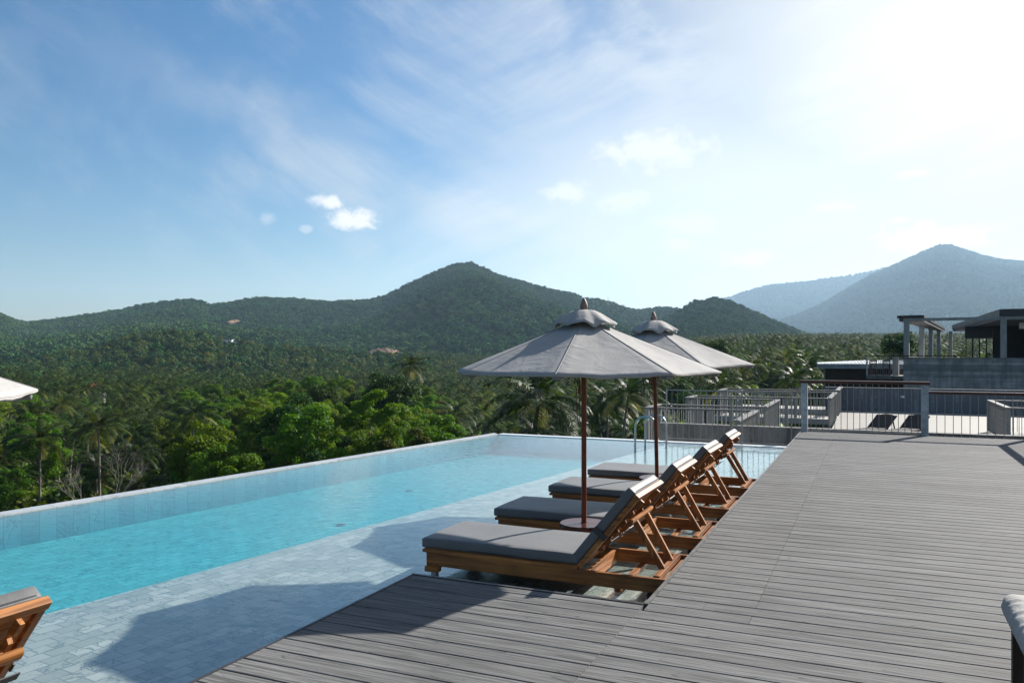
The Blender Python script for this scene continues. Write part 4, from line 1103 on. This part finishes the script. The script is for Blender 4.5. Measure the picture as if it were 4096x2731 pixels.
# ------------------------------------------------------------------ umbrellas
def make_umbrella(seed, rot):
    t = thing('umbrella', '', 'umbrella'); z = lambda w: w - ZS
    rg = random.Random(seed); nrg_ = np.random.RandomState(seed)
    mb = MB(); mb.lathe([(.165, 0), (.175, .02), (.175, z(.035)), (.165, z(.05))], 32); mb.build('base', M_conc_base, t, smooth=True)
    mb = MB(); mb.lathe([(.05, z(.051)), (.212, z(.051)), (.218, z(.056)), (.218, z(.086)), (.213, z(.091)), (.036, z(.091)), (.036, z(.052))], 48); dsk = mb.build('table_disc', M_disc, t, smooth=True)
    mb = MB(); mb.lathe([(.0355, z(.06)), (.0355, z(.0905)), (.026, z(.0905)), (.026, z(.06))], 24); mb.build('collar', M_black, dsk, smooth=True)
    mb = MB(); mb.tube([(0, 0, z(.0)), (0, 0, z(.9)), (0, 0, z(1.98))], .0235, 20); pole = mb.build('pole', M_pole, t, smooth=True)
    mb = MB(); mb.lathe([(.03, z(1.60)), (.05, z(1.61)), (.05, z(1.66)), (.03, z(1.67))], 16); mb.lathe([(.03, z(1.40)), (.042, z(1.41)), (.042, z(1.47)), (.03, z(1.48))], 16); mb.build('hub', M_pole, pole, smooth=True)
    RR, zr, r0, z0 = 1.205, 1.462, .05, 1.925
    angs = [rot + R(45) * k for k in range(8)]
    # canopy: eight panels, each sagging a little between the ribs
    na, nr_ = 10, 22; vs = []; fs = []; ring = 8 * na
    def surf(k, a, tt):
        th0 = angs[k]; f = a / na
        p0 = Vector((math.cos(th0), math.sin(th0), 0)); p1 = Vector((math.cos(th0 + R(45)), math.sin(th0 + R(45)), 0))
        d = p0.lerp(p1, f); r = r0 + (RR - r0) * tt
        sag = math.sin(PI * f)
        r_ = r * (1 - .022 * sag * tt ** 6)
        zz = z0 + (zr - z0) * (tt ** .97) - .020 * sag * tt * (1 - tt) * 2.2 - .012 * sag * tt ** 4
        zz += .006 * math.sin(tt * 9 + k * 2.1 + f * 5) * sag * tt + .004 * math.sin(f * 17 + k * 3.3 + tt * 4) * tt * (1 - .5 * tt)
        return (d.x * r_, d.y * r_, z(zz))
    for j in range(nr_ + 1):
        for k in range(8):
            for a in range(na): vs.append(surf(k, a, j / nr_))
    for j in range(nr_):
        for i in range(ring): fs.append((j * ring + i, j * ring + (i + 1) % ring, (j + 1) * ring + (i + 1) % ring, (j + 1) * ring + i))
    mb = MB(); mb.add(vs, fs)
    # turned-down hem
    edge = vs[nr_ * ring:]; hv = []
    for i, e in enumerate(edge):
        f = (i % na) / na; hv.append((e[0] * .992, e[1] * .992, e[2] - .011 - .004 * math.sin(PI * f) - .003 * math.sin(i * 1.9)))
    mb.add(edge + hv, [(i, (i + 1) % ring, ring + (i + 1) % ring, ring + i) for i in range(ring)])
    can = mb.build('canopy', M_canvas, t, smooth=True, sharp=50)
    sm = can.modifiers.new('thickness', 'SOLIDIFY'); sm.thickness = .004; sm.offset = -1
    mb = MB()
    for k in range(8): mb.tube([Vector(surf(k, 0, q)) + Vector((0, 0, .0035)) for q in np.linspace(.18, .995, 12)], .0045, 5)
    mb.build('seam', M_seam, can, smooth=True)
    # wind vent with a scalloped, fluttering edge
    nv_ = 96; vs = []; prof = [(.03, 2.010), (.095, 2.002), (.150, 1.976), (.205, 1.938), (.250, 1.905), (.288, 1.876)]
    for j, (r, zz) in enumerate(prof):
        for i in range(nv_):
            th = 2 * PI * i / nv_; w = (j / 5.0) ** 2
            lift = (.015 * math.sin(8 * (th - rot) + .6) + .009 * math.sin(5 * th + seed) + .006 * math.sin(13 * th + seed * 2)) * w
            rr_ = r * (1 - .03 * w * (1 - math.cos(8 * (th - rot))) / 2) + .012 * w * math.sin(11 * th + seed)
            vs.append((rr_ * math.cos(th), rr_ * math.sin(th), z(zz + lift)))
    fs = [(j * nv_ + i, j * nv_ + (i + 1) % nv_, (j + 1) * nv_ + (i + 1) % nv_, (j + 1) * nv_ + i) for j in range(5) for i in range(nv_)]
    mb = MB(); mb.add(vs, fs); ve = mb.build('vent', M_canvas, t, smooth=True, sharp=None)
    sm = ve.modifiers.new('thickness', 'SOLIDIFY'); sm.thickness = .006; sm.offset = -1
    for k in range(8):
        d = Vector((math.cos(angs[k]), math.sin(angs[k]), 0))
        mb = MB(); mb.bar(d * .05 + Vector((0, 0, z(1.63 + .27))), d * 1.18 + Vector((0, 0, z(1.452))), .018, .03); rb = mb.build('rib', M_pole, t)
        mb = MB(); mb.bar(d * .045 + Vector((0, 0, z(1.44))), d * .62 + Vector((0, 0, z(1.655))), .014, .022); mb.build('strut', M_pole, rb)
        mb = MB(); e = d * 1.13
        mb.roundbox(-.03, .05, -.035, .035, -.035, -.003, .012, 2, 2, 1, M=Matrix.Translation((e.x, e.y, z(1.455))) @ Matrix.Rotation(angs[k], 4, 'Z')); mb.build('rib_pocket', M_seam, rb)
    mb = MB(); mb.lathe([(.024, z(1.995)), (.030, z(2.010)), (.0365, z(2.030)), (.037, z(2.048)), (.031, z(2.072)), (.020, z(2.098)), (.009, z(2.118)), (.0005, z(2.128))], 18); mb.build('finial', M_finial, t, smooth=True)
    mb = MB()
    for k in range(3):
        a = 2.6 + k * .35; r = .032 + .012 * k; zb = (1.18, .98, 1.24)[k]
        mb.tube([(r * math.cos(a), r * math.sin(a), z(1.50)), ((r + .03) * math.cos(a), (r + .03) * math.sin(a), z((1.5 + zb) / 2)), ((r + .01) * math.cos(a), (r + .01) * math.sin(a), z(zb)),
                 ((r - .004) * math.cos(a + .5), (r - .004) * math.sin(a + .5), z(zb + .02)), ((r + .012) * math.cos(a + .7), (r + .012) * math.sin(a + .7), z(1.45))], .0035, 5)
    mb.build('crank_cord', M_redcord, t, smooth=True)
    mb = MB(); a = -.35
    mb.tube([(.30 * math.cos(a), .30 * math.sin(a), z(1.60)), (.52 * math.cos(a), .52 * math.sin(a), z(1.47)), (.55 * math.cos(a), .55 * math.sin(a), z(1.33)), (.545 * math.cos(a), .545 * math.sin(a), z(1.27))], .006, 5)
    mb.tube([(.40 * math.cos(a), .40 * math.sin(a), z(1.55)), (.60 * math.cos(a), .60 * math.sin(a), z(1.45)), (.66 * math.cos(a), .66 * math.sin(a), z(1.35)), (.68 * math.cos(a + .03), .68 * math.sin(a + .03), z(1.33))], .004, 5)
    mb.build('tie_strap', M_cord, t, smooth=True)
    return t
M_finial = m_wood('bleached_finial', (.16, .10, .08), (.26, .18, .15), 2, rough=.5)
for i, (v, u, rot, tilt, lb) in enumerate([
        (-2.395, 6.98, R(-105.5), (0, 0), 'nearer grey canvas umbrella standing between the first two loungers'),
        (-2.43, 9.86, R(-118), (R(.4), R(-1.3)), 'farther grey canvas umbrella, partly hidden behind the nearer one'),
        (-4.13, 1.50, R(-97), (0, 0), 'grey umbrella at the left edge with only the tip of its canopy in view')]):
    o = make_umbrella(11 + i, rot); o.location = (*deck(v, u), ZS); o.rotation_euler = (tilt[0], tilt[1], 0); o['label'] = lb; o['group'] = 'grey canvas umbrellas'

# ------------------------------------------------------------------ lounge chair at the lower right
t = thing('lounge_chair', 'dark framed lounge chair with a pale grey creased cushion, cut by the lower right corner', 'armchair', (*deck(.575, 3.85), 0), DROT)
for (x, y) in ((.07, .05), (.07, .80), (.78, .05), (.78, .80)):
    mb = MB(); mb.box(x - .025, x + .025, y - .025, y + .025, 0, .29); mb.build('leg', M_darkwood, t, bevel=.004)
mb = MB(); mb.box(.035, .815, .02, .835, .2905, .325); mb.build('seat_frame', M_darkwood, t, bevel=.004)
def quilted(mb, x0, x1, y0, y1, z0, z1):
    nx, ny = 60, 60
    mb.roundbox(x0, x1, y0, y1, z0, z1, .055, 40, 40, 4, crown=.02)
    for i, v in enumerate(mb.v):
        x, y, z_ = v; e = max(0, 1 - min(x - x0, x1 - x, y - y0, y1 - y) / .16)
        a = math.sin((y * 62 + x * 9)) * .5 + math.sin(y * 97 + x * 21 + 1) * .35
        mb.v[i] = (x, y, z_ + .007 * a * e * (1 if z_ > (z0 + z1) / 2 else .3))
mb = MB(); quilted(mb, 0, .82, .10, .86, .326, .445); mb.build('seat_cushion', M_cushion, t, smooth=True, sharp=None)
mb = MB(); mb.bar((.42, .06, .30), (.42, -.08, .80), .76, .04, up=(0, 1, .2)); mb.build('backrest', M_darkwood, t, bevel=.004)
mb = MB(); mb.roundbox(0.03, .79, -.06, .06, 0, .48, .05, 8, 3, 6, crown=0, M=Matrix.Translation((0, .09, .44)) @ Matrix.Rotation(R(15), 4, 'X')); mb.build('back_cushion', M_cushion, t, smooth=True, sharp=None)
for x in (.79,):
    mb = MB(); mb.box(x, x + .05, .03, .60, .55, .585); mb.build('armrest', M_darkwood, t, bevel=.004)
    mb = MB(); mb.box(x + .01, x + .04, .55, .59, .326, .549); mb.build('arm_post', M_darkwood, t)

# ------------------------------------------------------------------ railings
PK = {}
def picket_mesh(kind_, h):
    key = (kind_, round(h, 3))
    if key not in PK:
        mb = MB()
        if kind_ == 'rod': mb.tube([(0, 0, 0), (0, 0, h)], .0062, 6)
        else: mb.box(-.006, .006, -.022, .022, 0, h)
        me = mb.mesh('baluster', kind_ == 'rod', 60); me.materials.append(M_picket); PK[key] = me
    return PK[key]
def railing(name, label, cat, pts, z0, ztop, kind_='rod', sp=.115, posts=None, post_w=.12, rail_w=.13, rail_h=.045, rail_m=None, bottom=None, group=None, post_m=None, mid=None, ends=(0, 0), post_z0=None, cap=False):
    """pts in deck plan (v,u)"""
    P = [Vector((*deck(v, u), 0)) for v, u in pts]
    t = thing(name, label, cat, (P[0].x, P[0].y, z0), 0, group); O = Vector((P[0].x, P[0].y, z0))
    for i in range(len(P) - 1):
        a, b = P[i] - Vector((O.x, O.y, 0)), P[i + 1] - Vector((O.x, O.y, 0)); d = (b - a).normalized(); L = (b - a).length
        aa = a - d * (ends[0] if i == 0 else rail_w / 2); bb = b + d * (ends[1] if i == len(P) - 2 else -rail_w / 2)
        M = Matrix.Translation((aa.x, aa.y, ztop - z0)) @ Matrix.Rotation(math.atan2(d.y, d.x), 4, 'Z')
        mb = MB(); mb.box(0, (bb - aa).length, -rail_w / 2, rail_w / 2, -rail_h, 0)
        h_ = mb.build('handrail', rail_m or M_rail, t, bevel=.004); h_.matrix_local = M
        if bottom is not None:
            mb = MB(); mb.box(0, L, -.012, .012, -.006, .006); br = mb.build('bottom_rail', M_picket, t); br.matrix_local = Matrix.Translation((a.x, a.y, bottom - z0)) @ Matrix.Rotation(math.atan2(d.y, d.x), 4, 'Z')
        if mid is not None:
            mb = MB(); mb.box(0, L, -.007, .007, -.007, .007); br = mb.build('middle_rail', M_picket, t); br.matrix_local = Matrix.Translation((a.x, a.y, mid - z0)) @ Matrix.Rotation(math.atan2(d.y, d.x), 4, 'Z')
        n = max(1, int(round(L / sp)))
        for k in range(1, n):
            p = a + d * (L * k / n); zb = (bottom if bottom is not None else z0)
            o_ = link('baluster', picket_mesh(kind_, ztop - rail_h - zb), t); o_.location = (p.x, p.y, zb - z0); o_.rotation_euler.z = math.atan2(d.y, d.x)
        if posts:
            for f in posts[i]:
                p = a + d * (L * f); pz = (post_z0 if post_z0 is not None else z0) - z0
                mb = MB(); mb.box(-post_w / 2, post_w / 2, -post_w / 2, post_w / 2, pz, ztop - z0 - rail_h - .001)
                po = mb.build('post', post_m or M_galv, t, bevel=.004); po.location = (p.x, p.y, 0); po.rotation_euler.z = math.atan2(d.y, d.x)
    return t
UE = 17.55
railing('deck_railing', 'taller deck railing section with wooden handrail and two grey posts at the deck end', 'railing', [(-1.29, UE), (.90, UE)], -.02, 1.04, 'rod', .113,
        [[0.0, 1.0]], .125, .15, .06, M_rail, bottom=.03, ends=(.09, .08), post_z0=-.16)
railing('deck_railing', 'lower deck railing section running to the right edge with a wooden handrail', 'railing', [(.965, UE), (2.64, UE), (2.64, 6.0)], -.02, .86, 'rod', .14,
        [[], [0.0, .5]], .11, .13, .05, M_rail, bottom=-.05, ends=(-.0, 0), post_z0=-.16)
# pool end fence: two thin rod panels
def fence(label, v0, v1, u, z0, z1, n, mid):
    a = Vector((*deck(v0, u), 0)); t = thing('pool_fence', label, 'fence', (a.x, a.y, z0), DROT, 'thin steel fence panels at the pool end'); L = v1 - v0
    for zz, nm in ((z1 - z0, 'top_rail'), (0, 'bottom_rail')):
        mb = MB(); mb.box(0, L, -.009, .009, zz - .009, zz + .009); mb.build(nm, M_picket, t)
    for x in (0, L): mb = MB(); mb.box(x - .012, x + .012, -.012, .012, -.12, z1 - z0 + .01); mb.build('post', M_picket, t)
    for k in range(1, n):
        o_ = link('rod', picket_mesh('rod', z1 - z0), t); o_.location = (L * k / n, 0, 0)
    return t
fence('thin steel rod fence panel at the pool end, left of the overlap', -3.86, -2.36, UF + .10, -.14, .84, 13, .33)
fence('thin steel rod fence panel at the pool end, meeting the deck post', -2.52, -1.42, UF - .14, -.14, .84, 11, .33)

# ------------------------------------------------------------------ lower terrace with fingers over planted voids
ZT = -.90
tr = thing('terrace', 'pale sunlit roof terrace beyond the deck', 'terrace', (0, 0, 0), DROT); tr['kind'] = 'structure'
mb = MB()
mb.poly([(-2.70, 18.45), (12, 18.45), (12, 37.3), (-1.25, 37.3), (-1.25, 28.25), (-2.70, 28.25)], ZT - .22, ZT)
mb.build('terrace_floor', M_terrace, tr)
mb = MB()
for (a, b, vr) in ((21.68, 23.28, -2.701), (26.70, 28.2, -2.701), (32.15, 33.85, -1.251), (37.3, 39.3, -1.25)): mb.box(-5.72, vr, a, b, ZT - .2, ZT - .001)
mb.build('walkway_slab', M_slab, tr)
mb = MB(); mb.box(-2.5, 12, 18.5, 28.2, -13, ZT - .225); mb.box(-1.1, 12, 28.21, 37.2, -13, ZT - .225); mb.build('retaining_base', M_conc, tr)
w = MB(); w.box(-4.45, 12, 18.2, 18.42, -3.2, 0.0)
rn = random.Random(2)
w = w.build('parapet', M_conc); w.rotation_euler.z = DROT; tag(w, 'low weathered concrete parapet with tie holes at the end of the pool', 'parapet')
for v in (-4.30, -3.78, -3.05, -2.42, -1.72, -1.22):
    mb = MB(); mb.lathe([(.016, 0), (.016, .004), (.022, .004), (.022, 0)], 12, M=Matrix.Translation((v, 18.199, -.33)) @ Matrix.Rotation(R(90), 4, 'X')); mb.build('tie_hole', M_black, w)
w = MB(); w.box(-1.9, 14, 37.32, 37.55, -3, .07); w = w.build('back_wall', M_conc_blue); w.rotation_euler.z = DROT; tag(w, 'blue grey stained concrete wall behind the sunlit terrace', 'wall')
mb = MB(); mb.box(1.02, 1.16, 37.29, 37.319, -.32, -.24); s_ = mb.build('socket_box', M_white, w); 
mb = MB(); mb.box(1.04, 1.08, 37.285, 37.2899, -.30, -.26); mb.build('socket', M_black, s_)
ZH = .10
FT_ = dict(z0=ZT + .02, ztop=ZH, kind_='flat', sp=.125, post_w=.11, rail_w=.15, rail_h=.04, rail_m=M_railgrey, post_m=M_picket, group='zigzag balcony railings round the terrace voids')
railing('balcony_railing', 'nearest zigzag balcony railing rising from the concrete parapet', 'railing', [(-2.78, 18.45), (-2.78, 21.75), (-5.65, 21.75), (-5.65, 23.2), (-2.76, 23.2)], posts=[[1.0], [.5], [0.0], [.0, .5]], **FT_)
railing('balcony_railing', 'second zigzag balcony railing, behind the nearest one', 'railing', [(-2.76, 23.28), (-2.76, 26.75), (-5.6, 26.75), (-5.6, 28.15), (-1.36, 28.15)], posts=[[1.0], [.5], [0.0], [.0, .35, .7]], **FT_)
railing('balcony_railing', 'third zigzag balcony railing, left of the sunlit terrace floor', 'railing', [(-1.33, 28.23), (-1.30, 32.2), (-5.5, 32.2), (-5.5, 33.8), (-1.38, 33.8)], posts=[[1.0], [.33, .66], [0.0], [.0, .35, .7]], **FT_)
railing('balcony_railing', 'farthest short balcony railing reaching the blue grey wall', 'railing', [(-1.30, 33.88), (-1.27, 37.25)], posts=[[0.5]], **FT_)
railing('balcony_railing', 'balcony railing round the stair opening at the right edge of the terrace', 'railing', [(6.5, 29.2), (3.30, 29.2), (3.33, 25.6), (6.5, 25.6)], posts=[[.5], [0, 1.0], [.5]], **FT_)
# slatted loungers on the terrace
def deck_chair(label, v, u):
    t = thing('slatted_lounger', label, 'lounger', (*deck(v, u), ZT), R(-51), 'dark slatted loungers on the terrace')
    mb = MB()
    for s in (-1, 1): mb.box(s * .30 - .02, s * .30 + .02, -1.25, 0.05, .08, .14)
    for i in range(13): mb.box(-.28, .28, -1.22 + i * .095, -1.145 + i * .095, .12, .138)
    mb.build('seat', M_darkwood, t)
    for (x, y) in ((-.28, -1.15), (.28, -1.15), (-.28, -.05), (.28, -.05)): mb = MB(); mb.box(x - .02, x + .02, y - .02, y + .02, 0, .08); mb.build('leg', M_darkwood, t)
    M = Matrix.Translation((0, 0, .135)) @ Matrix.Rotation(R(31), 4, 'X'); mb = MB()
    for s in (-1, 1): mb.box(s * .30 - .022, s * .30 + .022, 0, .72, -.015, .015, M=M)
    for i in range(7): mb.box(-.28, .28, .03 + i * .084, .03 + i * .084 + .071, -.008, .008, M=M)
    n = 10; vs = []
    for i in range(n + 1):
        x = -.322 + .644 * i / n; q = .70 + .075 * math.sin(PI * i / n) ** 1.3; vs += [(x, .62, -.012), (x, q, -.012), (x, .62, .012), (x, q, .012)]
    fs = []
    for i in range(n):
        a = i * 4; b = a + 4; fs += [(a, a + 1, b + 1, b), (a + 2, b + 2, b + 3, a + 3), (a + 1, a + 3, b + 3, b + 1), (a, b, b + 2, a + 2)]
    mb.add(vs, fs, M=M); mb.build('backrest', M_darkwood, t)
    mb = MB(); mb.bar((.27, .44, .38), (.27, .60, 0), .03, .03); mb.bar((-.27, .44, .38), (-.27, .60, 0), .03, .03); mb.build('back_strut', M_darkwood, t)
deck_chair('dark slatted lounger on the sunlit terrace, left of the middle railing post', .10, 27.55)
deck_chair('dark slatted lounger on the sunlit terrace, half hidden behind the middle railing post', 1.02, 27.75)

# ------------------------------------------------------------------ upper pavilion on its concrete base
BR = PROT
def B3(name, mb, m, parent, **k): return mb.build(name, m, parent, **k)
pv = thing('pavilion', 'open concrete pavilion with butterfly shaped flat roofs above the terrace', 'pavilion', (BX, BY, 0), BR)
mb = MB(); mb.box(-.02, 22, 0, .3, -6, 1.20); B3('wall', mb, M_conc_board, pv)
mb = MB(); mb.box(0, 22, .31, 36, .05, .25); B3('floor', mb, M_slab, pv)
def colm(x, y, w=.30, z0=.25, z1=3.42):
    mb = MB(); mb.box(x - w / 2, x + w / 2, y - w / 2, y + w / 2, z0, z1); return B3('column', mb, M_conc_col, pv, bevel=.008)
mb = MB(); mb.box(0.0, .30, -.02, .28, 1.2005, 3.42); B3('column', mb, M_conc_col, pv)
mb = MB(); mb.box(5.1, 5.42, -.02, .28, 1.2005, 3.42); B3('column', mb, M_conc_col, pv)
for (x, y) in ((.12, 10.4), (.12, 18.0), (.12, 26.5), (.72, 32.3)): colm(x, y)
mb = MB(); mb.box(-.03, 22, -.05, .22, 3.4205, 3.60); B3('beam', mb, M_conc_col, pv)
mb = MB(); mb.poly([(-.35, -.12), (1.14, -.12), (.22, 33.4), (-.35, 33.4)], 3.605, 3.78); rf = B3('roof', mb, M_darkroof, pv)
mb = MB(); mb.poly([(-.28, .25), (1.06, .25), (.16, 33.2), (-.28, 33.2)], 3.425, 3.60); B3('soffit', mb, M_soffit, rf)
mb = MB(); mb.poly([(5.06, -.12), (22, -.12), (22, 33), (.80, 33)], 3.605, 4.03); rf = B3('roof', mb, M_darkroof, pv)
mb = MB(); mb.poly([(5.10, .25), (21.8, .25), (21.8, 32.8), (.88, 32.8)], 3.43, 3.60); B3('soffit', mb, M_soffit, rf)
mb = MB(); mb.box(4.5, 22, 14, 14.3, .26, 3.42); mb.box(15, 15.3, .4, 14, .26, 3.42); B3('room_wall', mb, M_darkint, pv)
for i in range(4):
    x = 2.75 + i * .44
    mb = MB(); mb.box(x, x + .05, 13.95, 14.03, .26, 2.55); mb.box(x + .40, x + .439, 13.95, 14.03, .26, 2.55); mb.box(x + .05, x + .40, 13.95, 14.03, 2.49, 2.55); dr = B3('door_frame', mb, M_black, pv)
    if i != 2: mb = MB(); mb.box(x + .05, x + .40, 13.98, 14.0, .26, 2.49); B3('pane', mb, M_glass, dr)
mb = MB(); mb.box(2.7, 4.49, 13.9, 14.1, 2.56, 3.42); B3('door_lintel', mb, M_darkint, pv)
mb = MB(); mb.roundbox(6.05, 6.55, 3.0, 3.22, 2.95, 3.32, .03, 3, 2, 2); B3('air_conditioner', mb, M_white, pv, smooth=True)
bt = (BX, BY)
# balcony left of the pavilion base
bb = thing('balcony', 'small hanging balcony with dark bar railing left of the pavilion base', 'balcony', (BX, BY, 0), BR)
mb = MB(); mb.box(-2.15, -.021, .05, 3.2, -.16, .05); B3('slab', mb, M_conc, bb)
mb = MB(); mb.box(-2.2, 3.4, -.0, .14, 1.27, 1.33); h_ = B3('handrail', mb, M_darkwood, bb); h_.location.y = -.10
for k in range(19):
    o_ = link('baluster', picket_mesh('flat', 1.22), bb); o_.location = (-2.08 + k * .11, .08, .05)
mb = MB(); mb.box(-2.15, -2.05, .06, .14, .0505, 1.268); B3('post', mb, M_galv, bb)
mb = MB(); mb.box(-.72, -.38, .9, 1.2, .0505, 3.2 * .38); B3('pillar', mb, M_conc_col, bb)
def wood_chair(x, y, rz, label):
    X, Y = bld(x, y); t = thing('wooden_chair', label, 'chair', (X, Y, .05), BR + rz, 'wooden chairs on the balcony')
    mb = MB(); mb.box(-.22, .22, -.22, .22, .42, .46); mb.build('seat', M_redwood, t)
    for (a, b) in ((-.2, -.2), (.2, -.2), (-.2, .2), (.2, .2)): mb = MB(); mb.box(a - .02, a + .02, b - .02, b + .02, 0, .419 if b < 0 else .95); mb.build('leg', M_redwood, t)
    mb = MB(); [mb.box(-.16 + i * .065, -.135 + i * .065, .19, .21, .5, .9) for i in range(6)]; mb.box(-.18, .18, .185, .215, .88, .97); mb.build('backrest', M_redwood, t)
wood_chair(-1.85, .75, 0, 'reddish wooden chair at the outer corner of the hanging balcony'); wood_chair(-1.05, .8, .2, 'reddish wooden chair beside the pillar on the hanging balcony')
X, Y = bld(-1.5, 1.5); t = thing('wooden_table', 'reddish wooden table behind the chairs on the hanging balcony', 'table', (X, Y, .05), BR)
mb = MB(); mb.box(-.6, .6, -.35, .35, .70, .74); mb.build('tabletop', M_redwood, t)
for (a, b) in ((-.55, -.3), (.55, -.3), (-.55, .3), (.55, .3)): mb = MB(); mb.box(a - .03, a + .03, b - .03, b + .03, 0, .699); mb.build('leg', M_redwood, t)
# metal roofed building behind
mr = thing('metal_roofed_building', 'low dark building with a pale ribbed metal hip roof left of the balcony', 'building', (20.9, 55.4, 0), R(-20))
mb = MB(); mb.box(.45, 10, .5, 6.5, -9, .40); mb.build('wall', M_darkwood, mr)
mb = MB(); mb.box(0, 10.3, 0, .12, .40, .58); mb.box(-.05, 10.3, -.06, .06, .5805, .72); mb.box(0, .12, .12, 7, .4, .58); mb.box(-.05, .06, .0601, 7, .5805, .72); mb.build('fascia', M_fascia, mr)
mb = MB()
for i in range(46):
    x0 = .0 + i * .22
    for (a, b, zz) in ((0, .15, 0.0), (.15, .22, .035)):
        xa, xb = x0 + a, x0 + b; yA = -.05
        tA, tB = min(1, max(0, xa / 3.0)), min(1, max(0, xb / 3.0))
        mb.add([(xa, yA, .722 + zz), (xb, yA, .722 + zz), (xb, 3.4 * tB + yA, .722 + .20 * tB + zz), (xa, 3.4 * tA + yA, .722 + .20 * tA + zz)], [(0, 1, 2, 3)])
mb.add([(0, -.05, .722), (3.0, 3.35, 0.922), (0, 7, .722)], [(0, 1, 2)]); mb.add([(0, 7, .722), (3, 3.35, 0.922), (10.1, 3.35, 0.922), (10.1, 7, .722)], [(0, 1, 2, 3)])
mb.add([(0, -.05, .721), (0, 7, .721), (10.1, 7, .721), (10.1, -.05, .721)], [(0, 1, 2, 3)]); mb.build('roof', M_metalroof, mr)

# ------------------------------------------------------------------ air
M_haze, t_, out_ = new_mat('valley_haze')
vp = t_.new('ShaderNodeVolumePrincipled', {'Color': (.52, .76, 1.0, 1), 'Density': .000054, 'Anisotropy': .32}); t_.l.new(vp.outputs[0], out_.inputs[1])
mb = MB(); mb.box(-11500, 11500, -400, 12200, -60, 930)
hz = mb.build('haze', M_haze); tag(hz, 'thin blue haze over the valley and mountains', None, None, 'stuff')
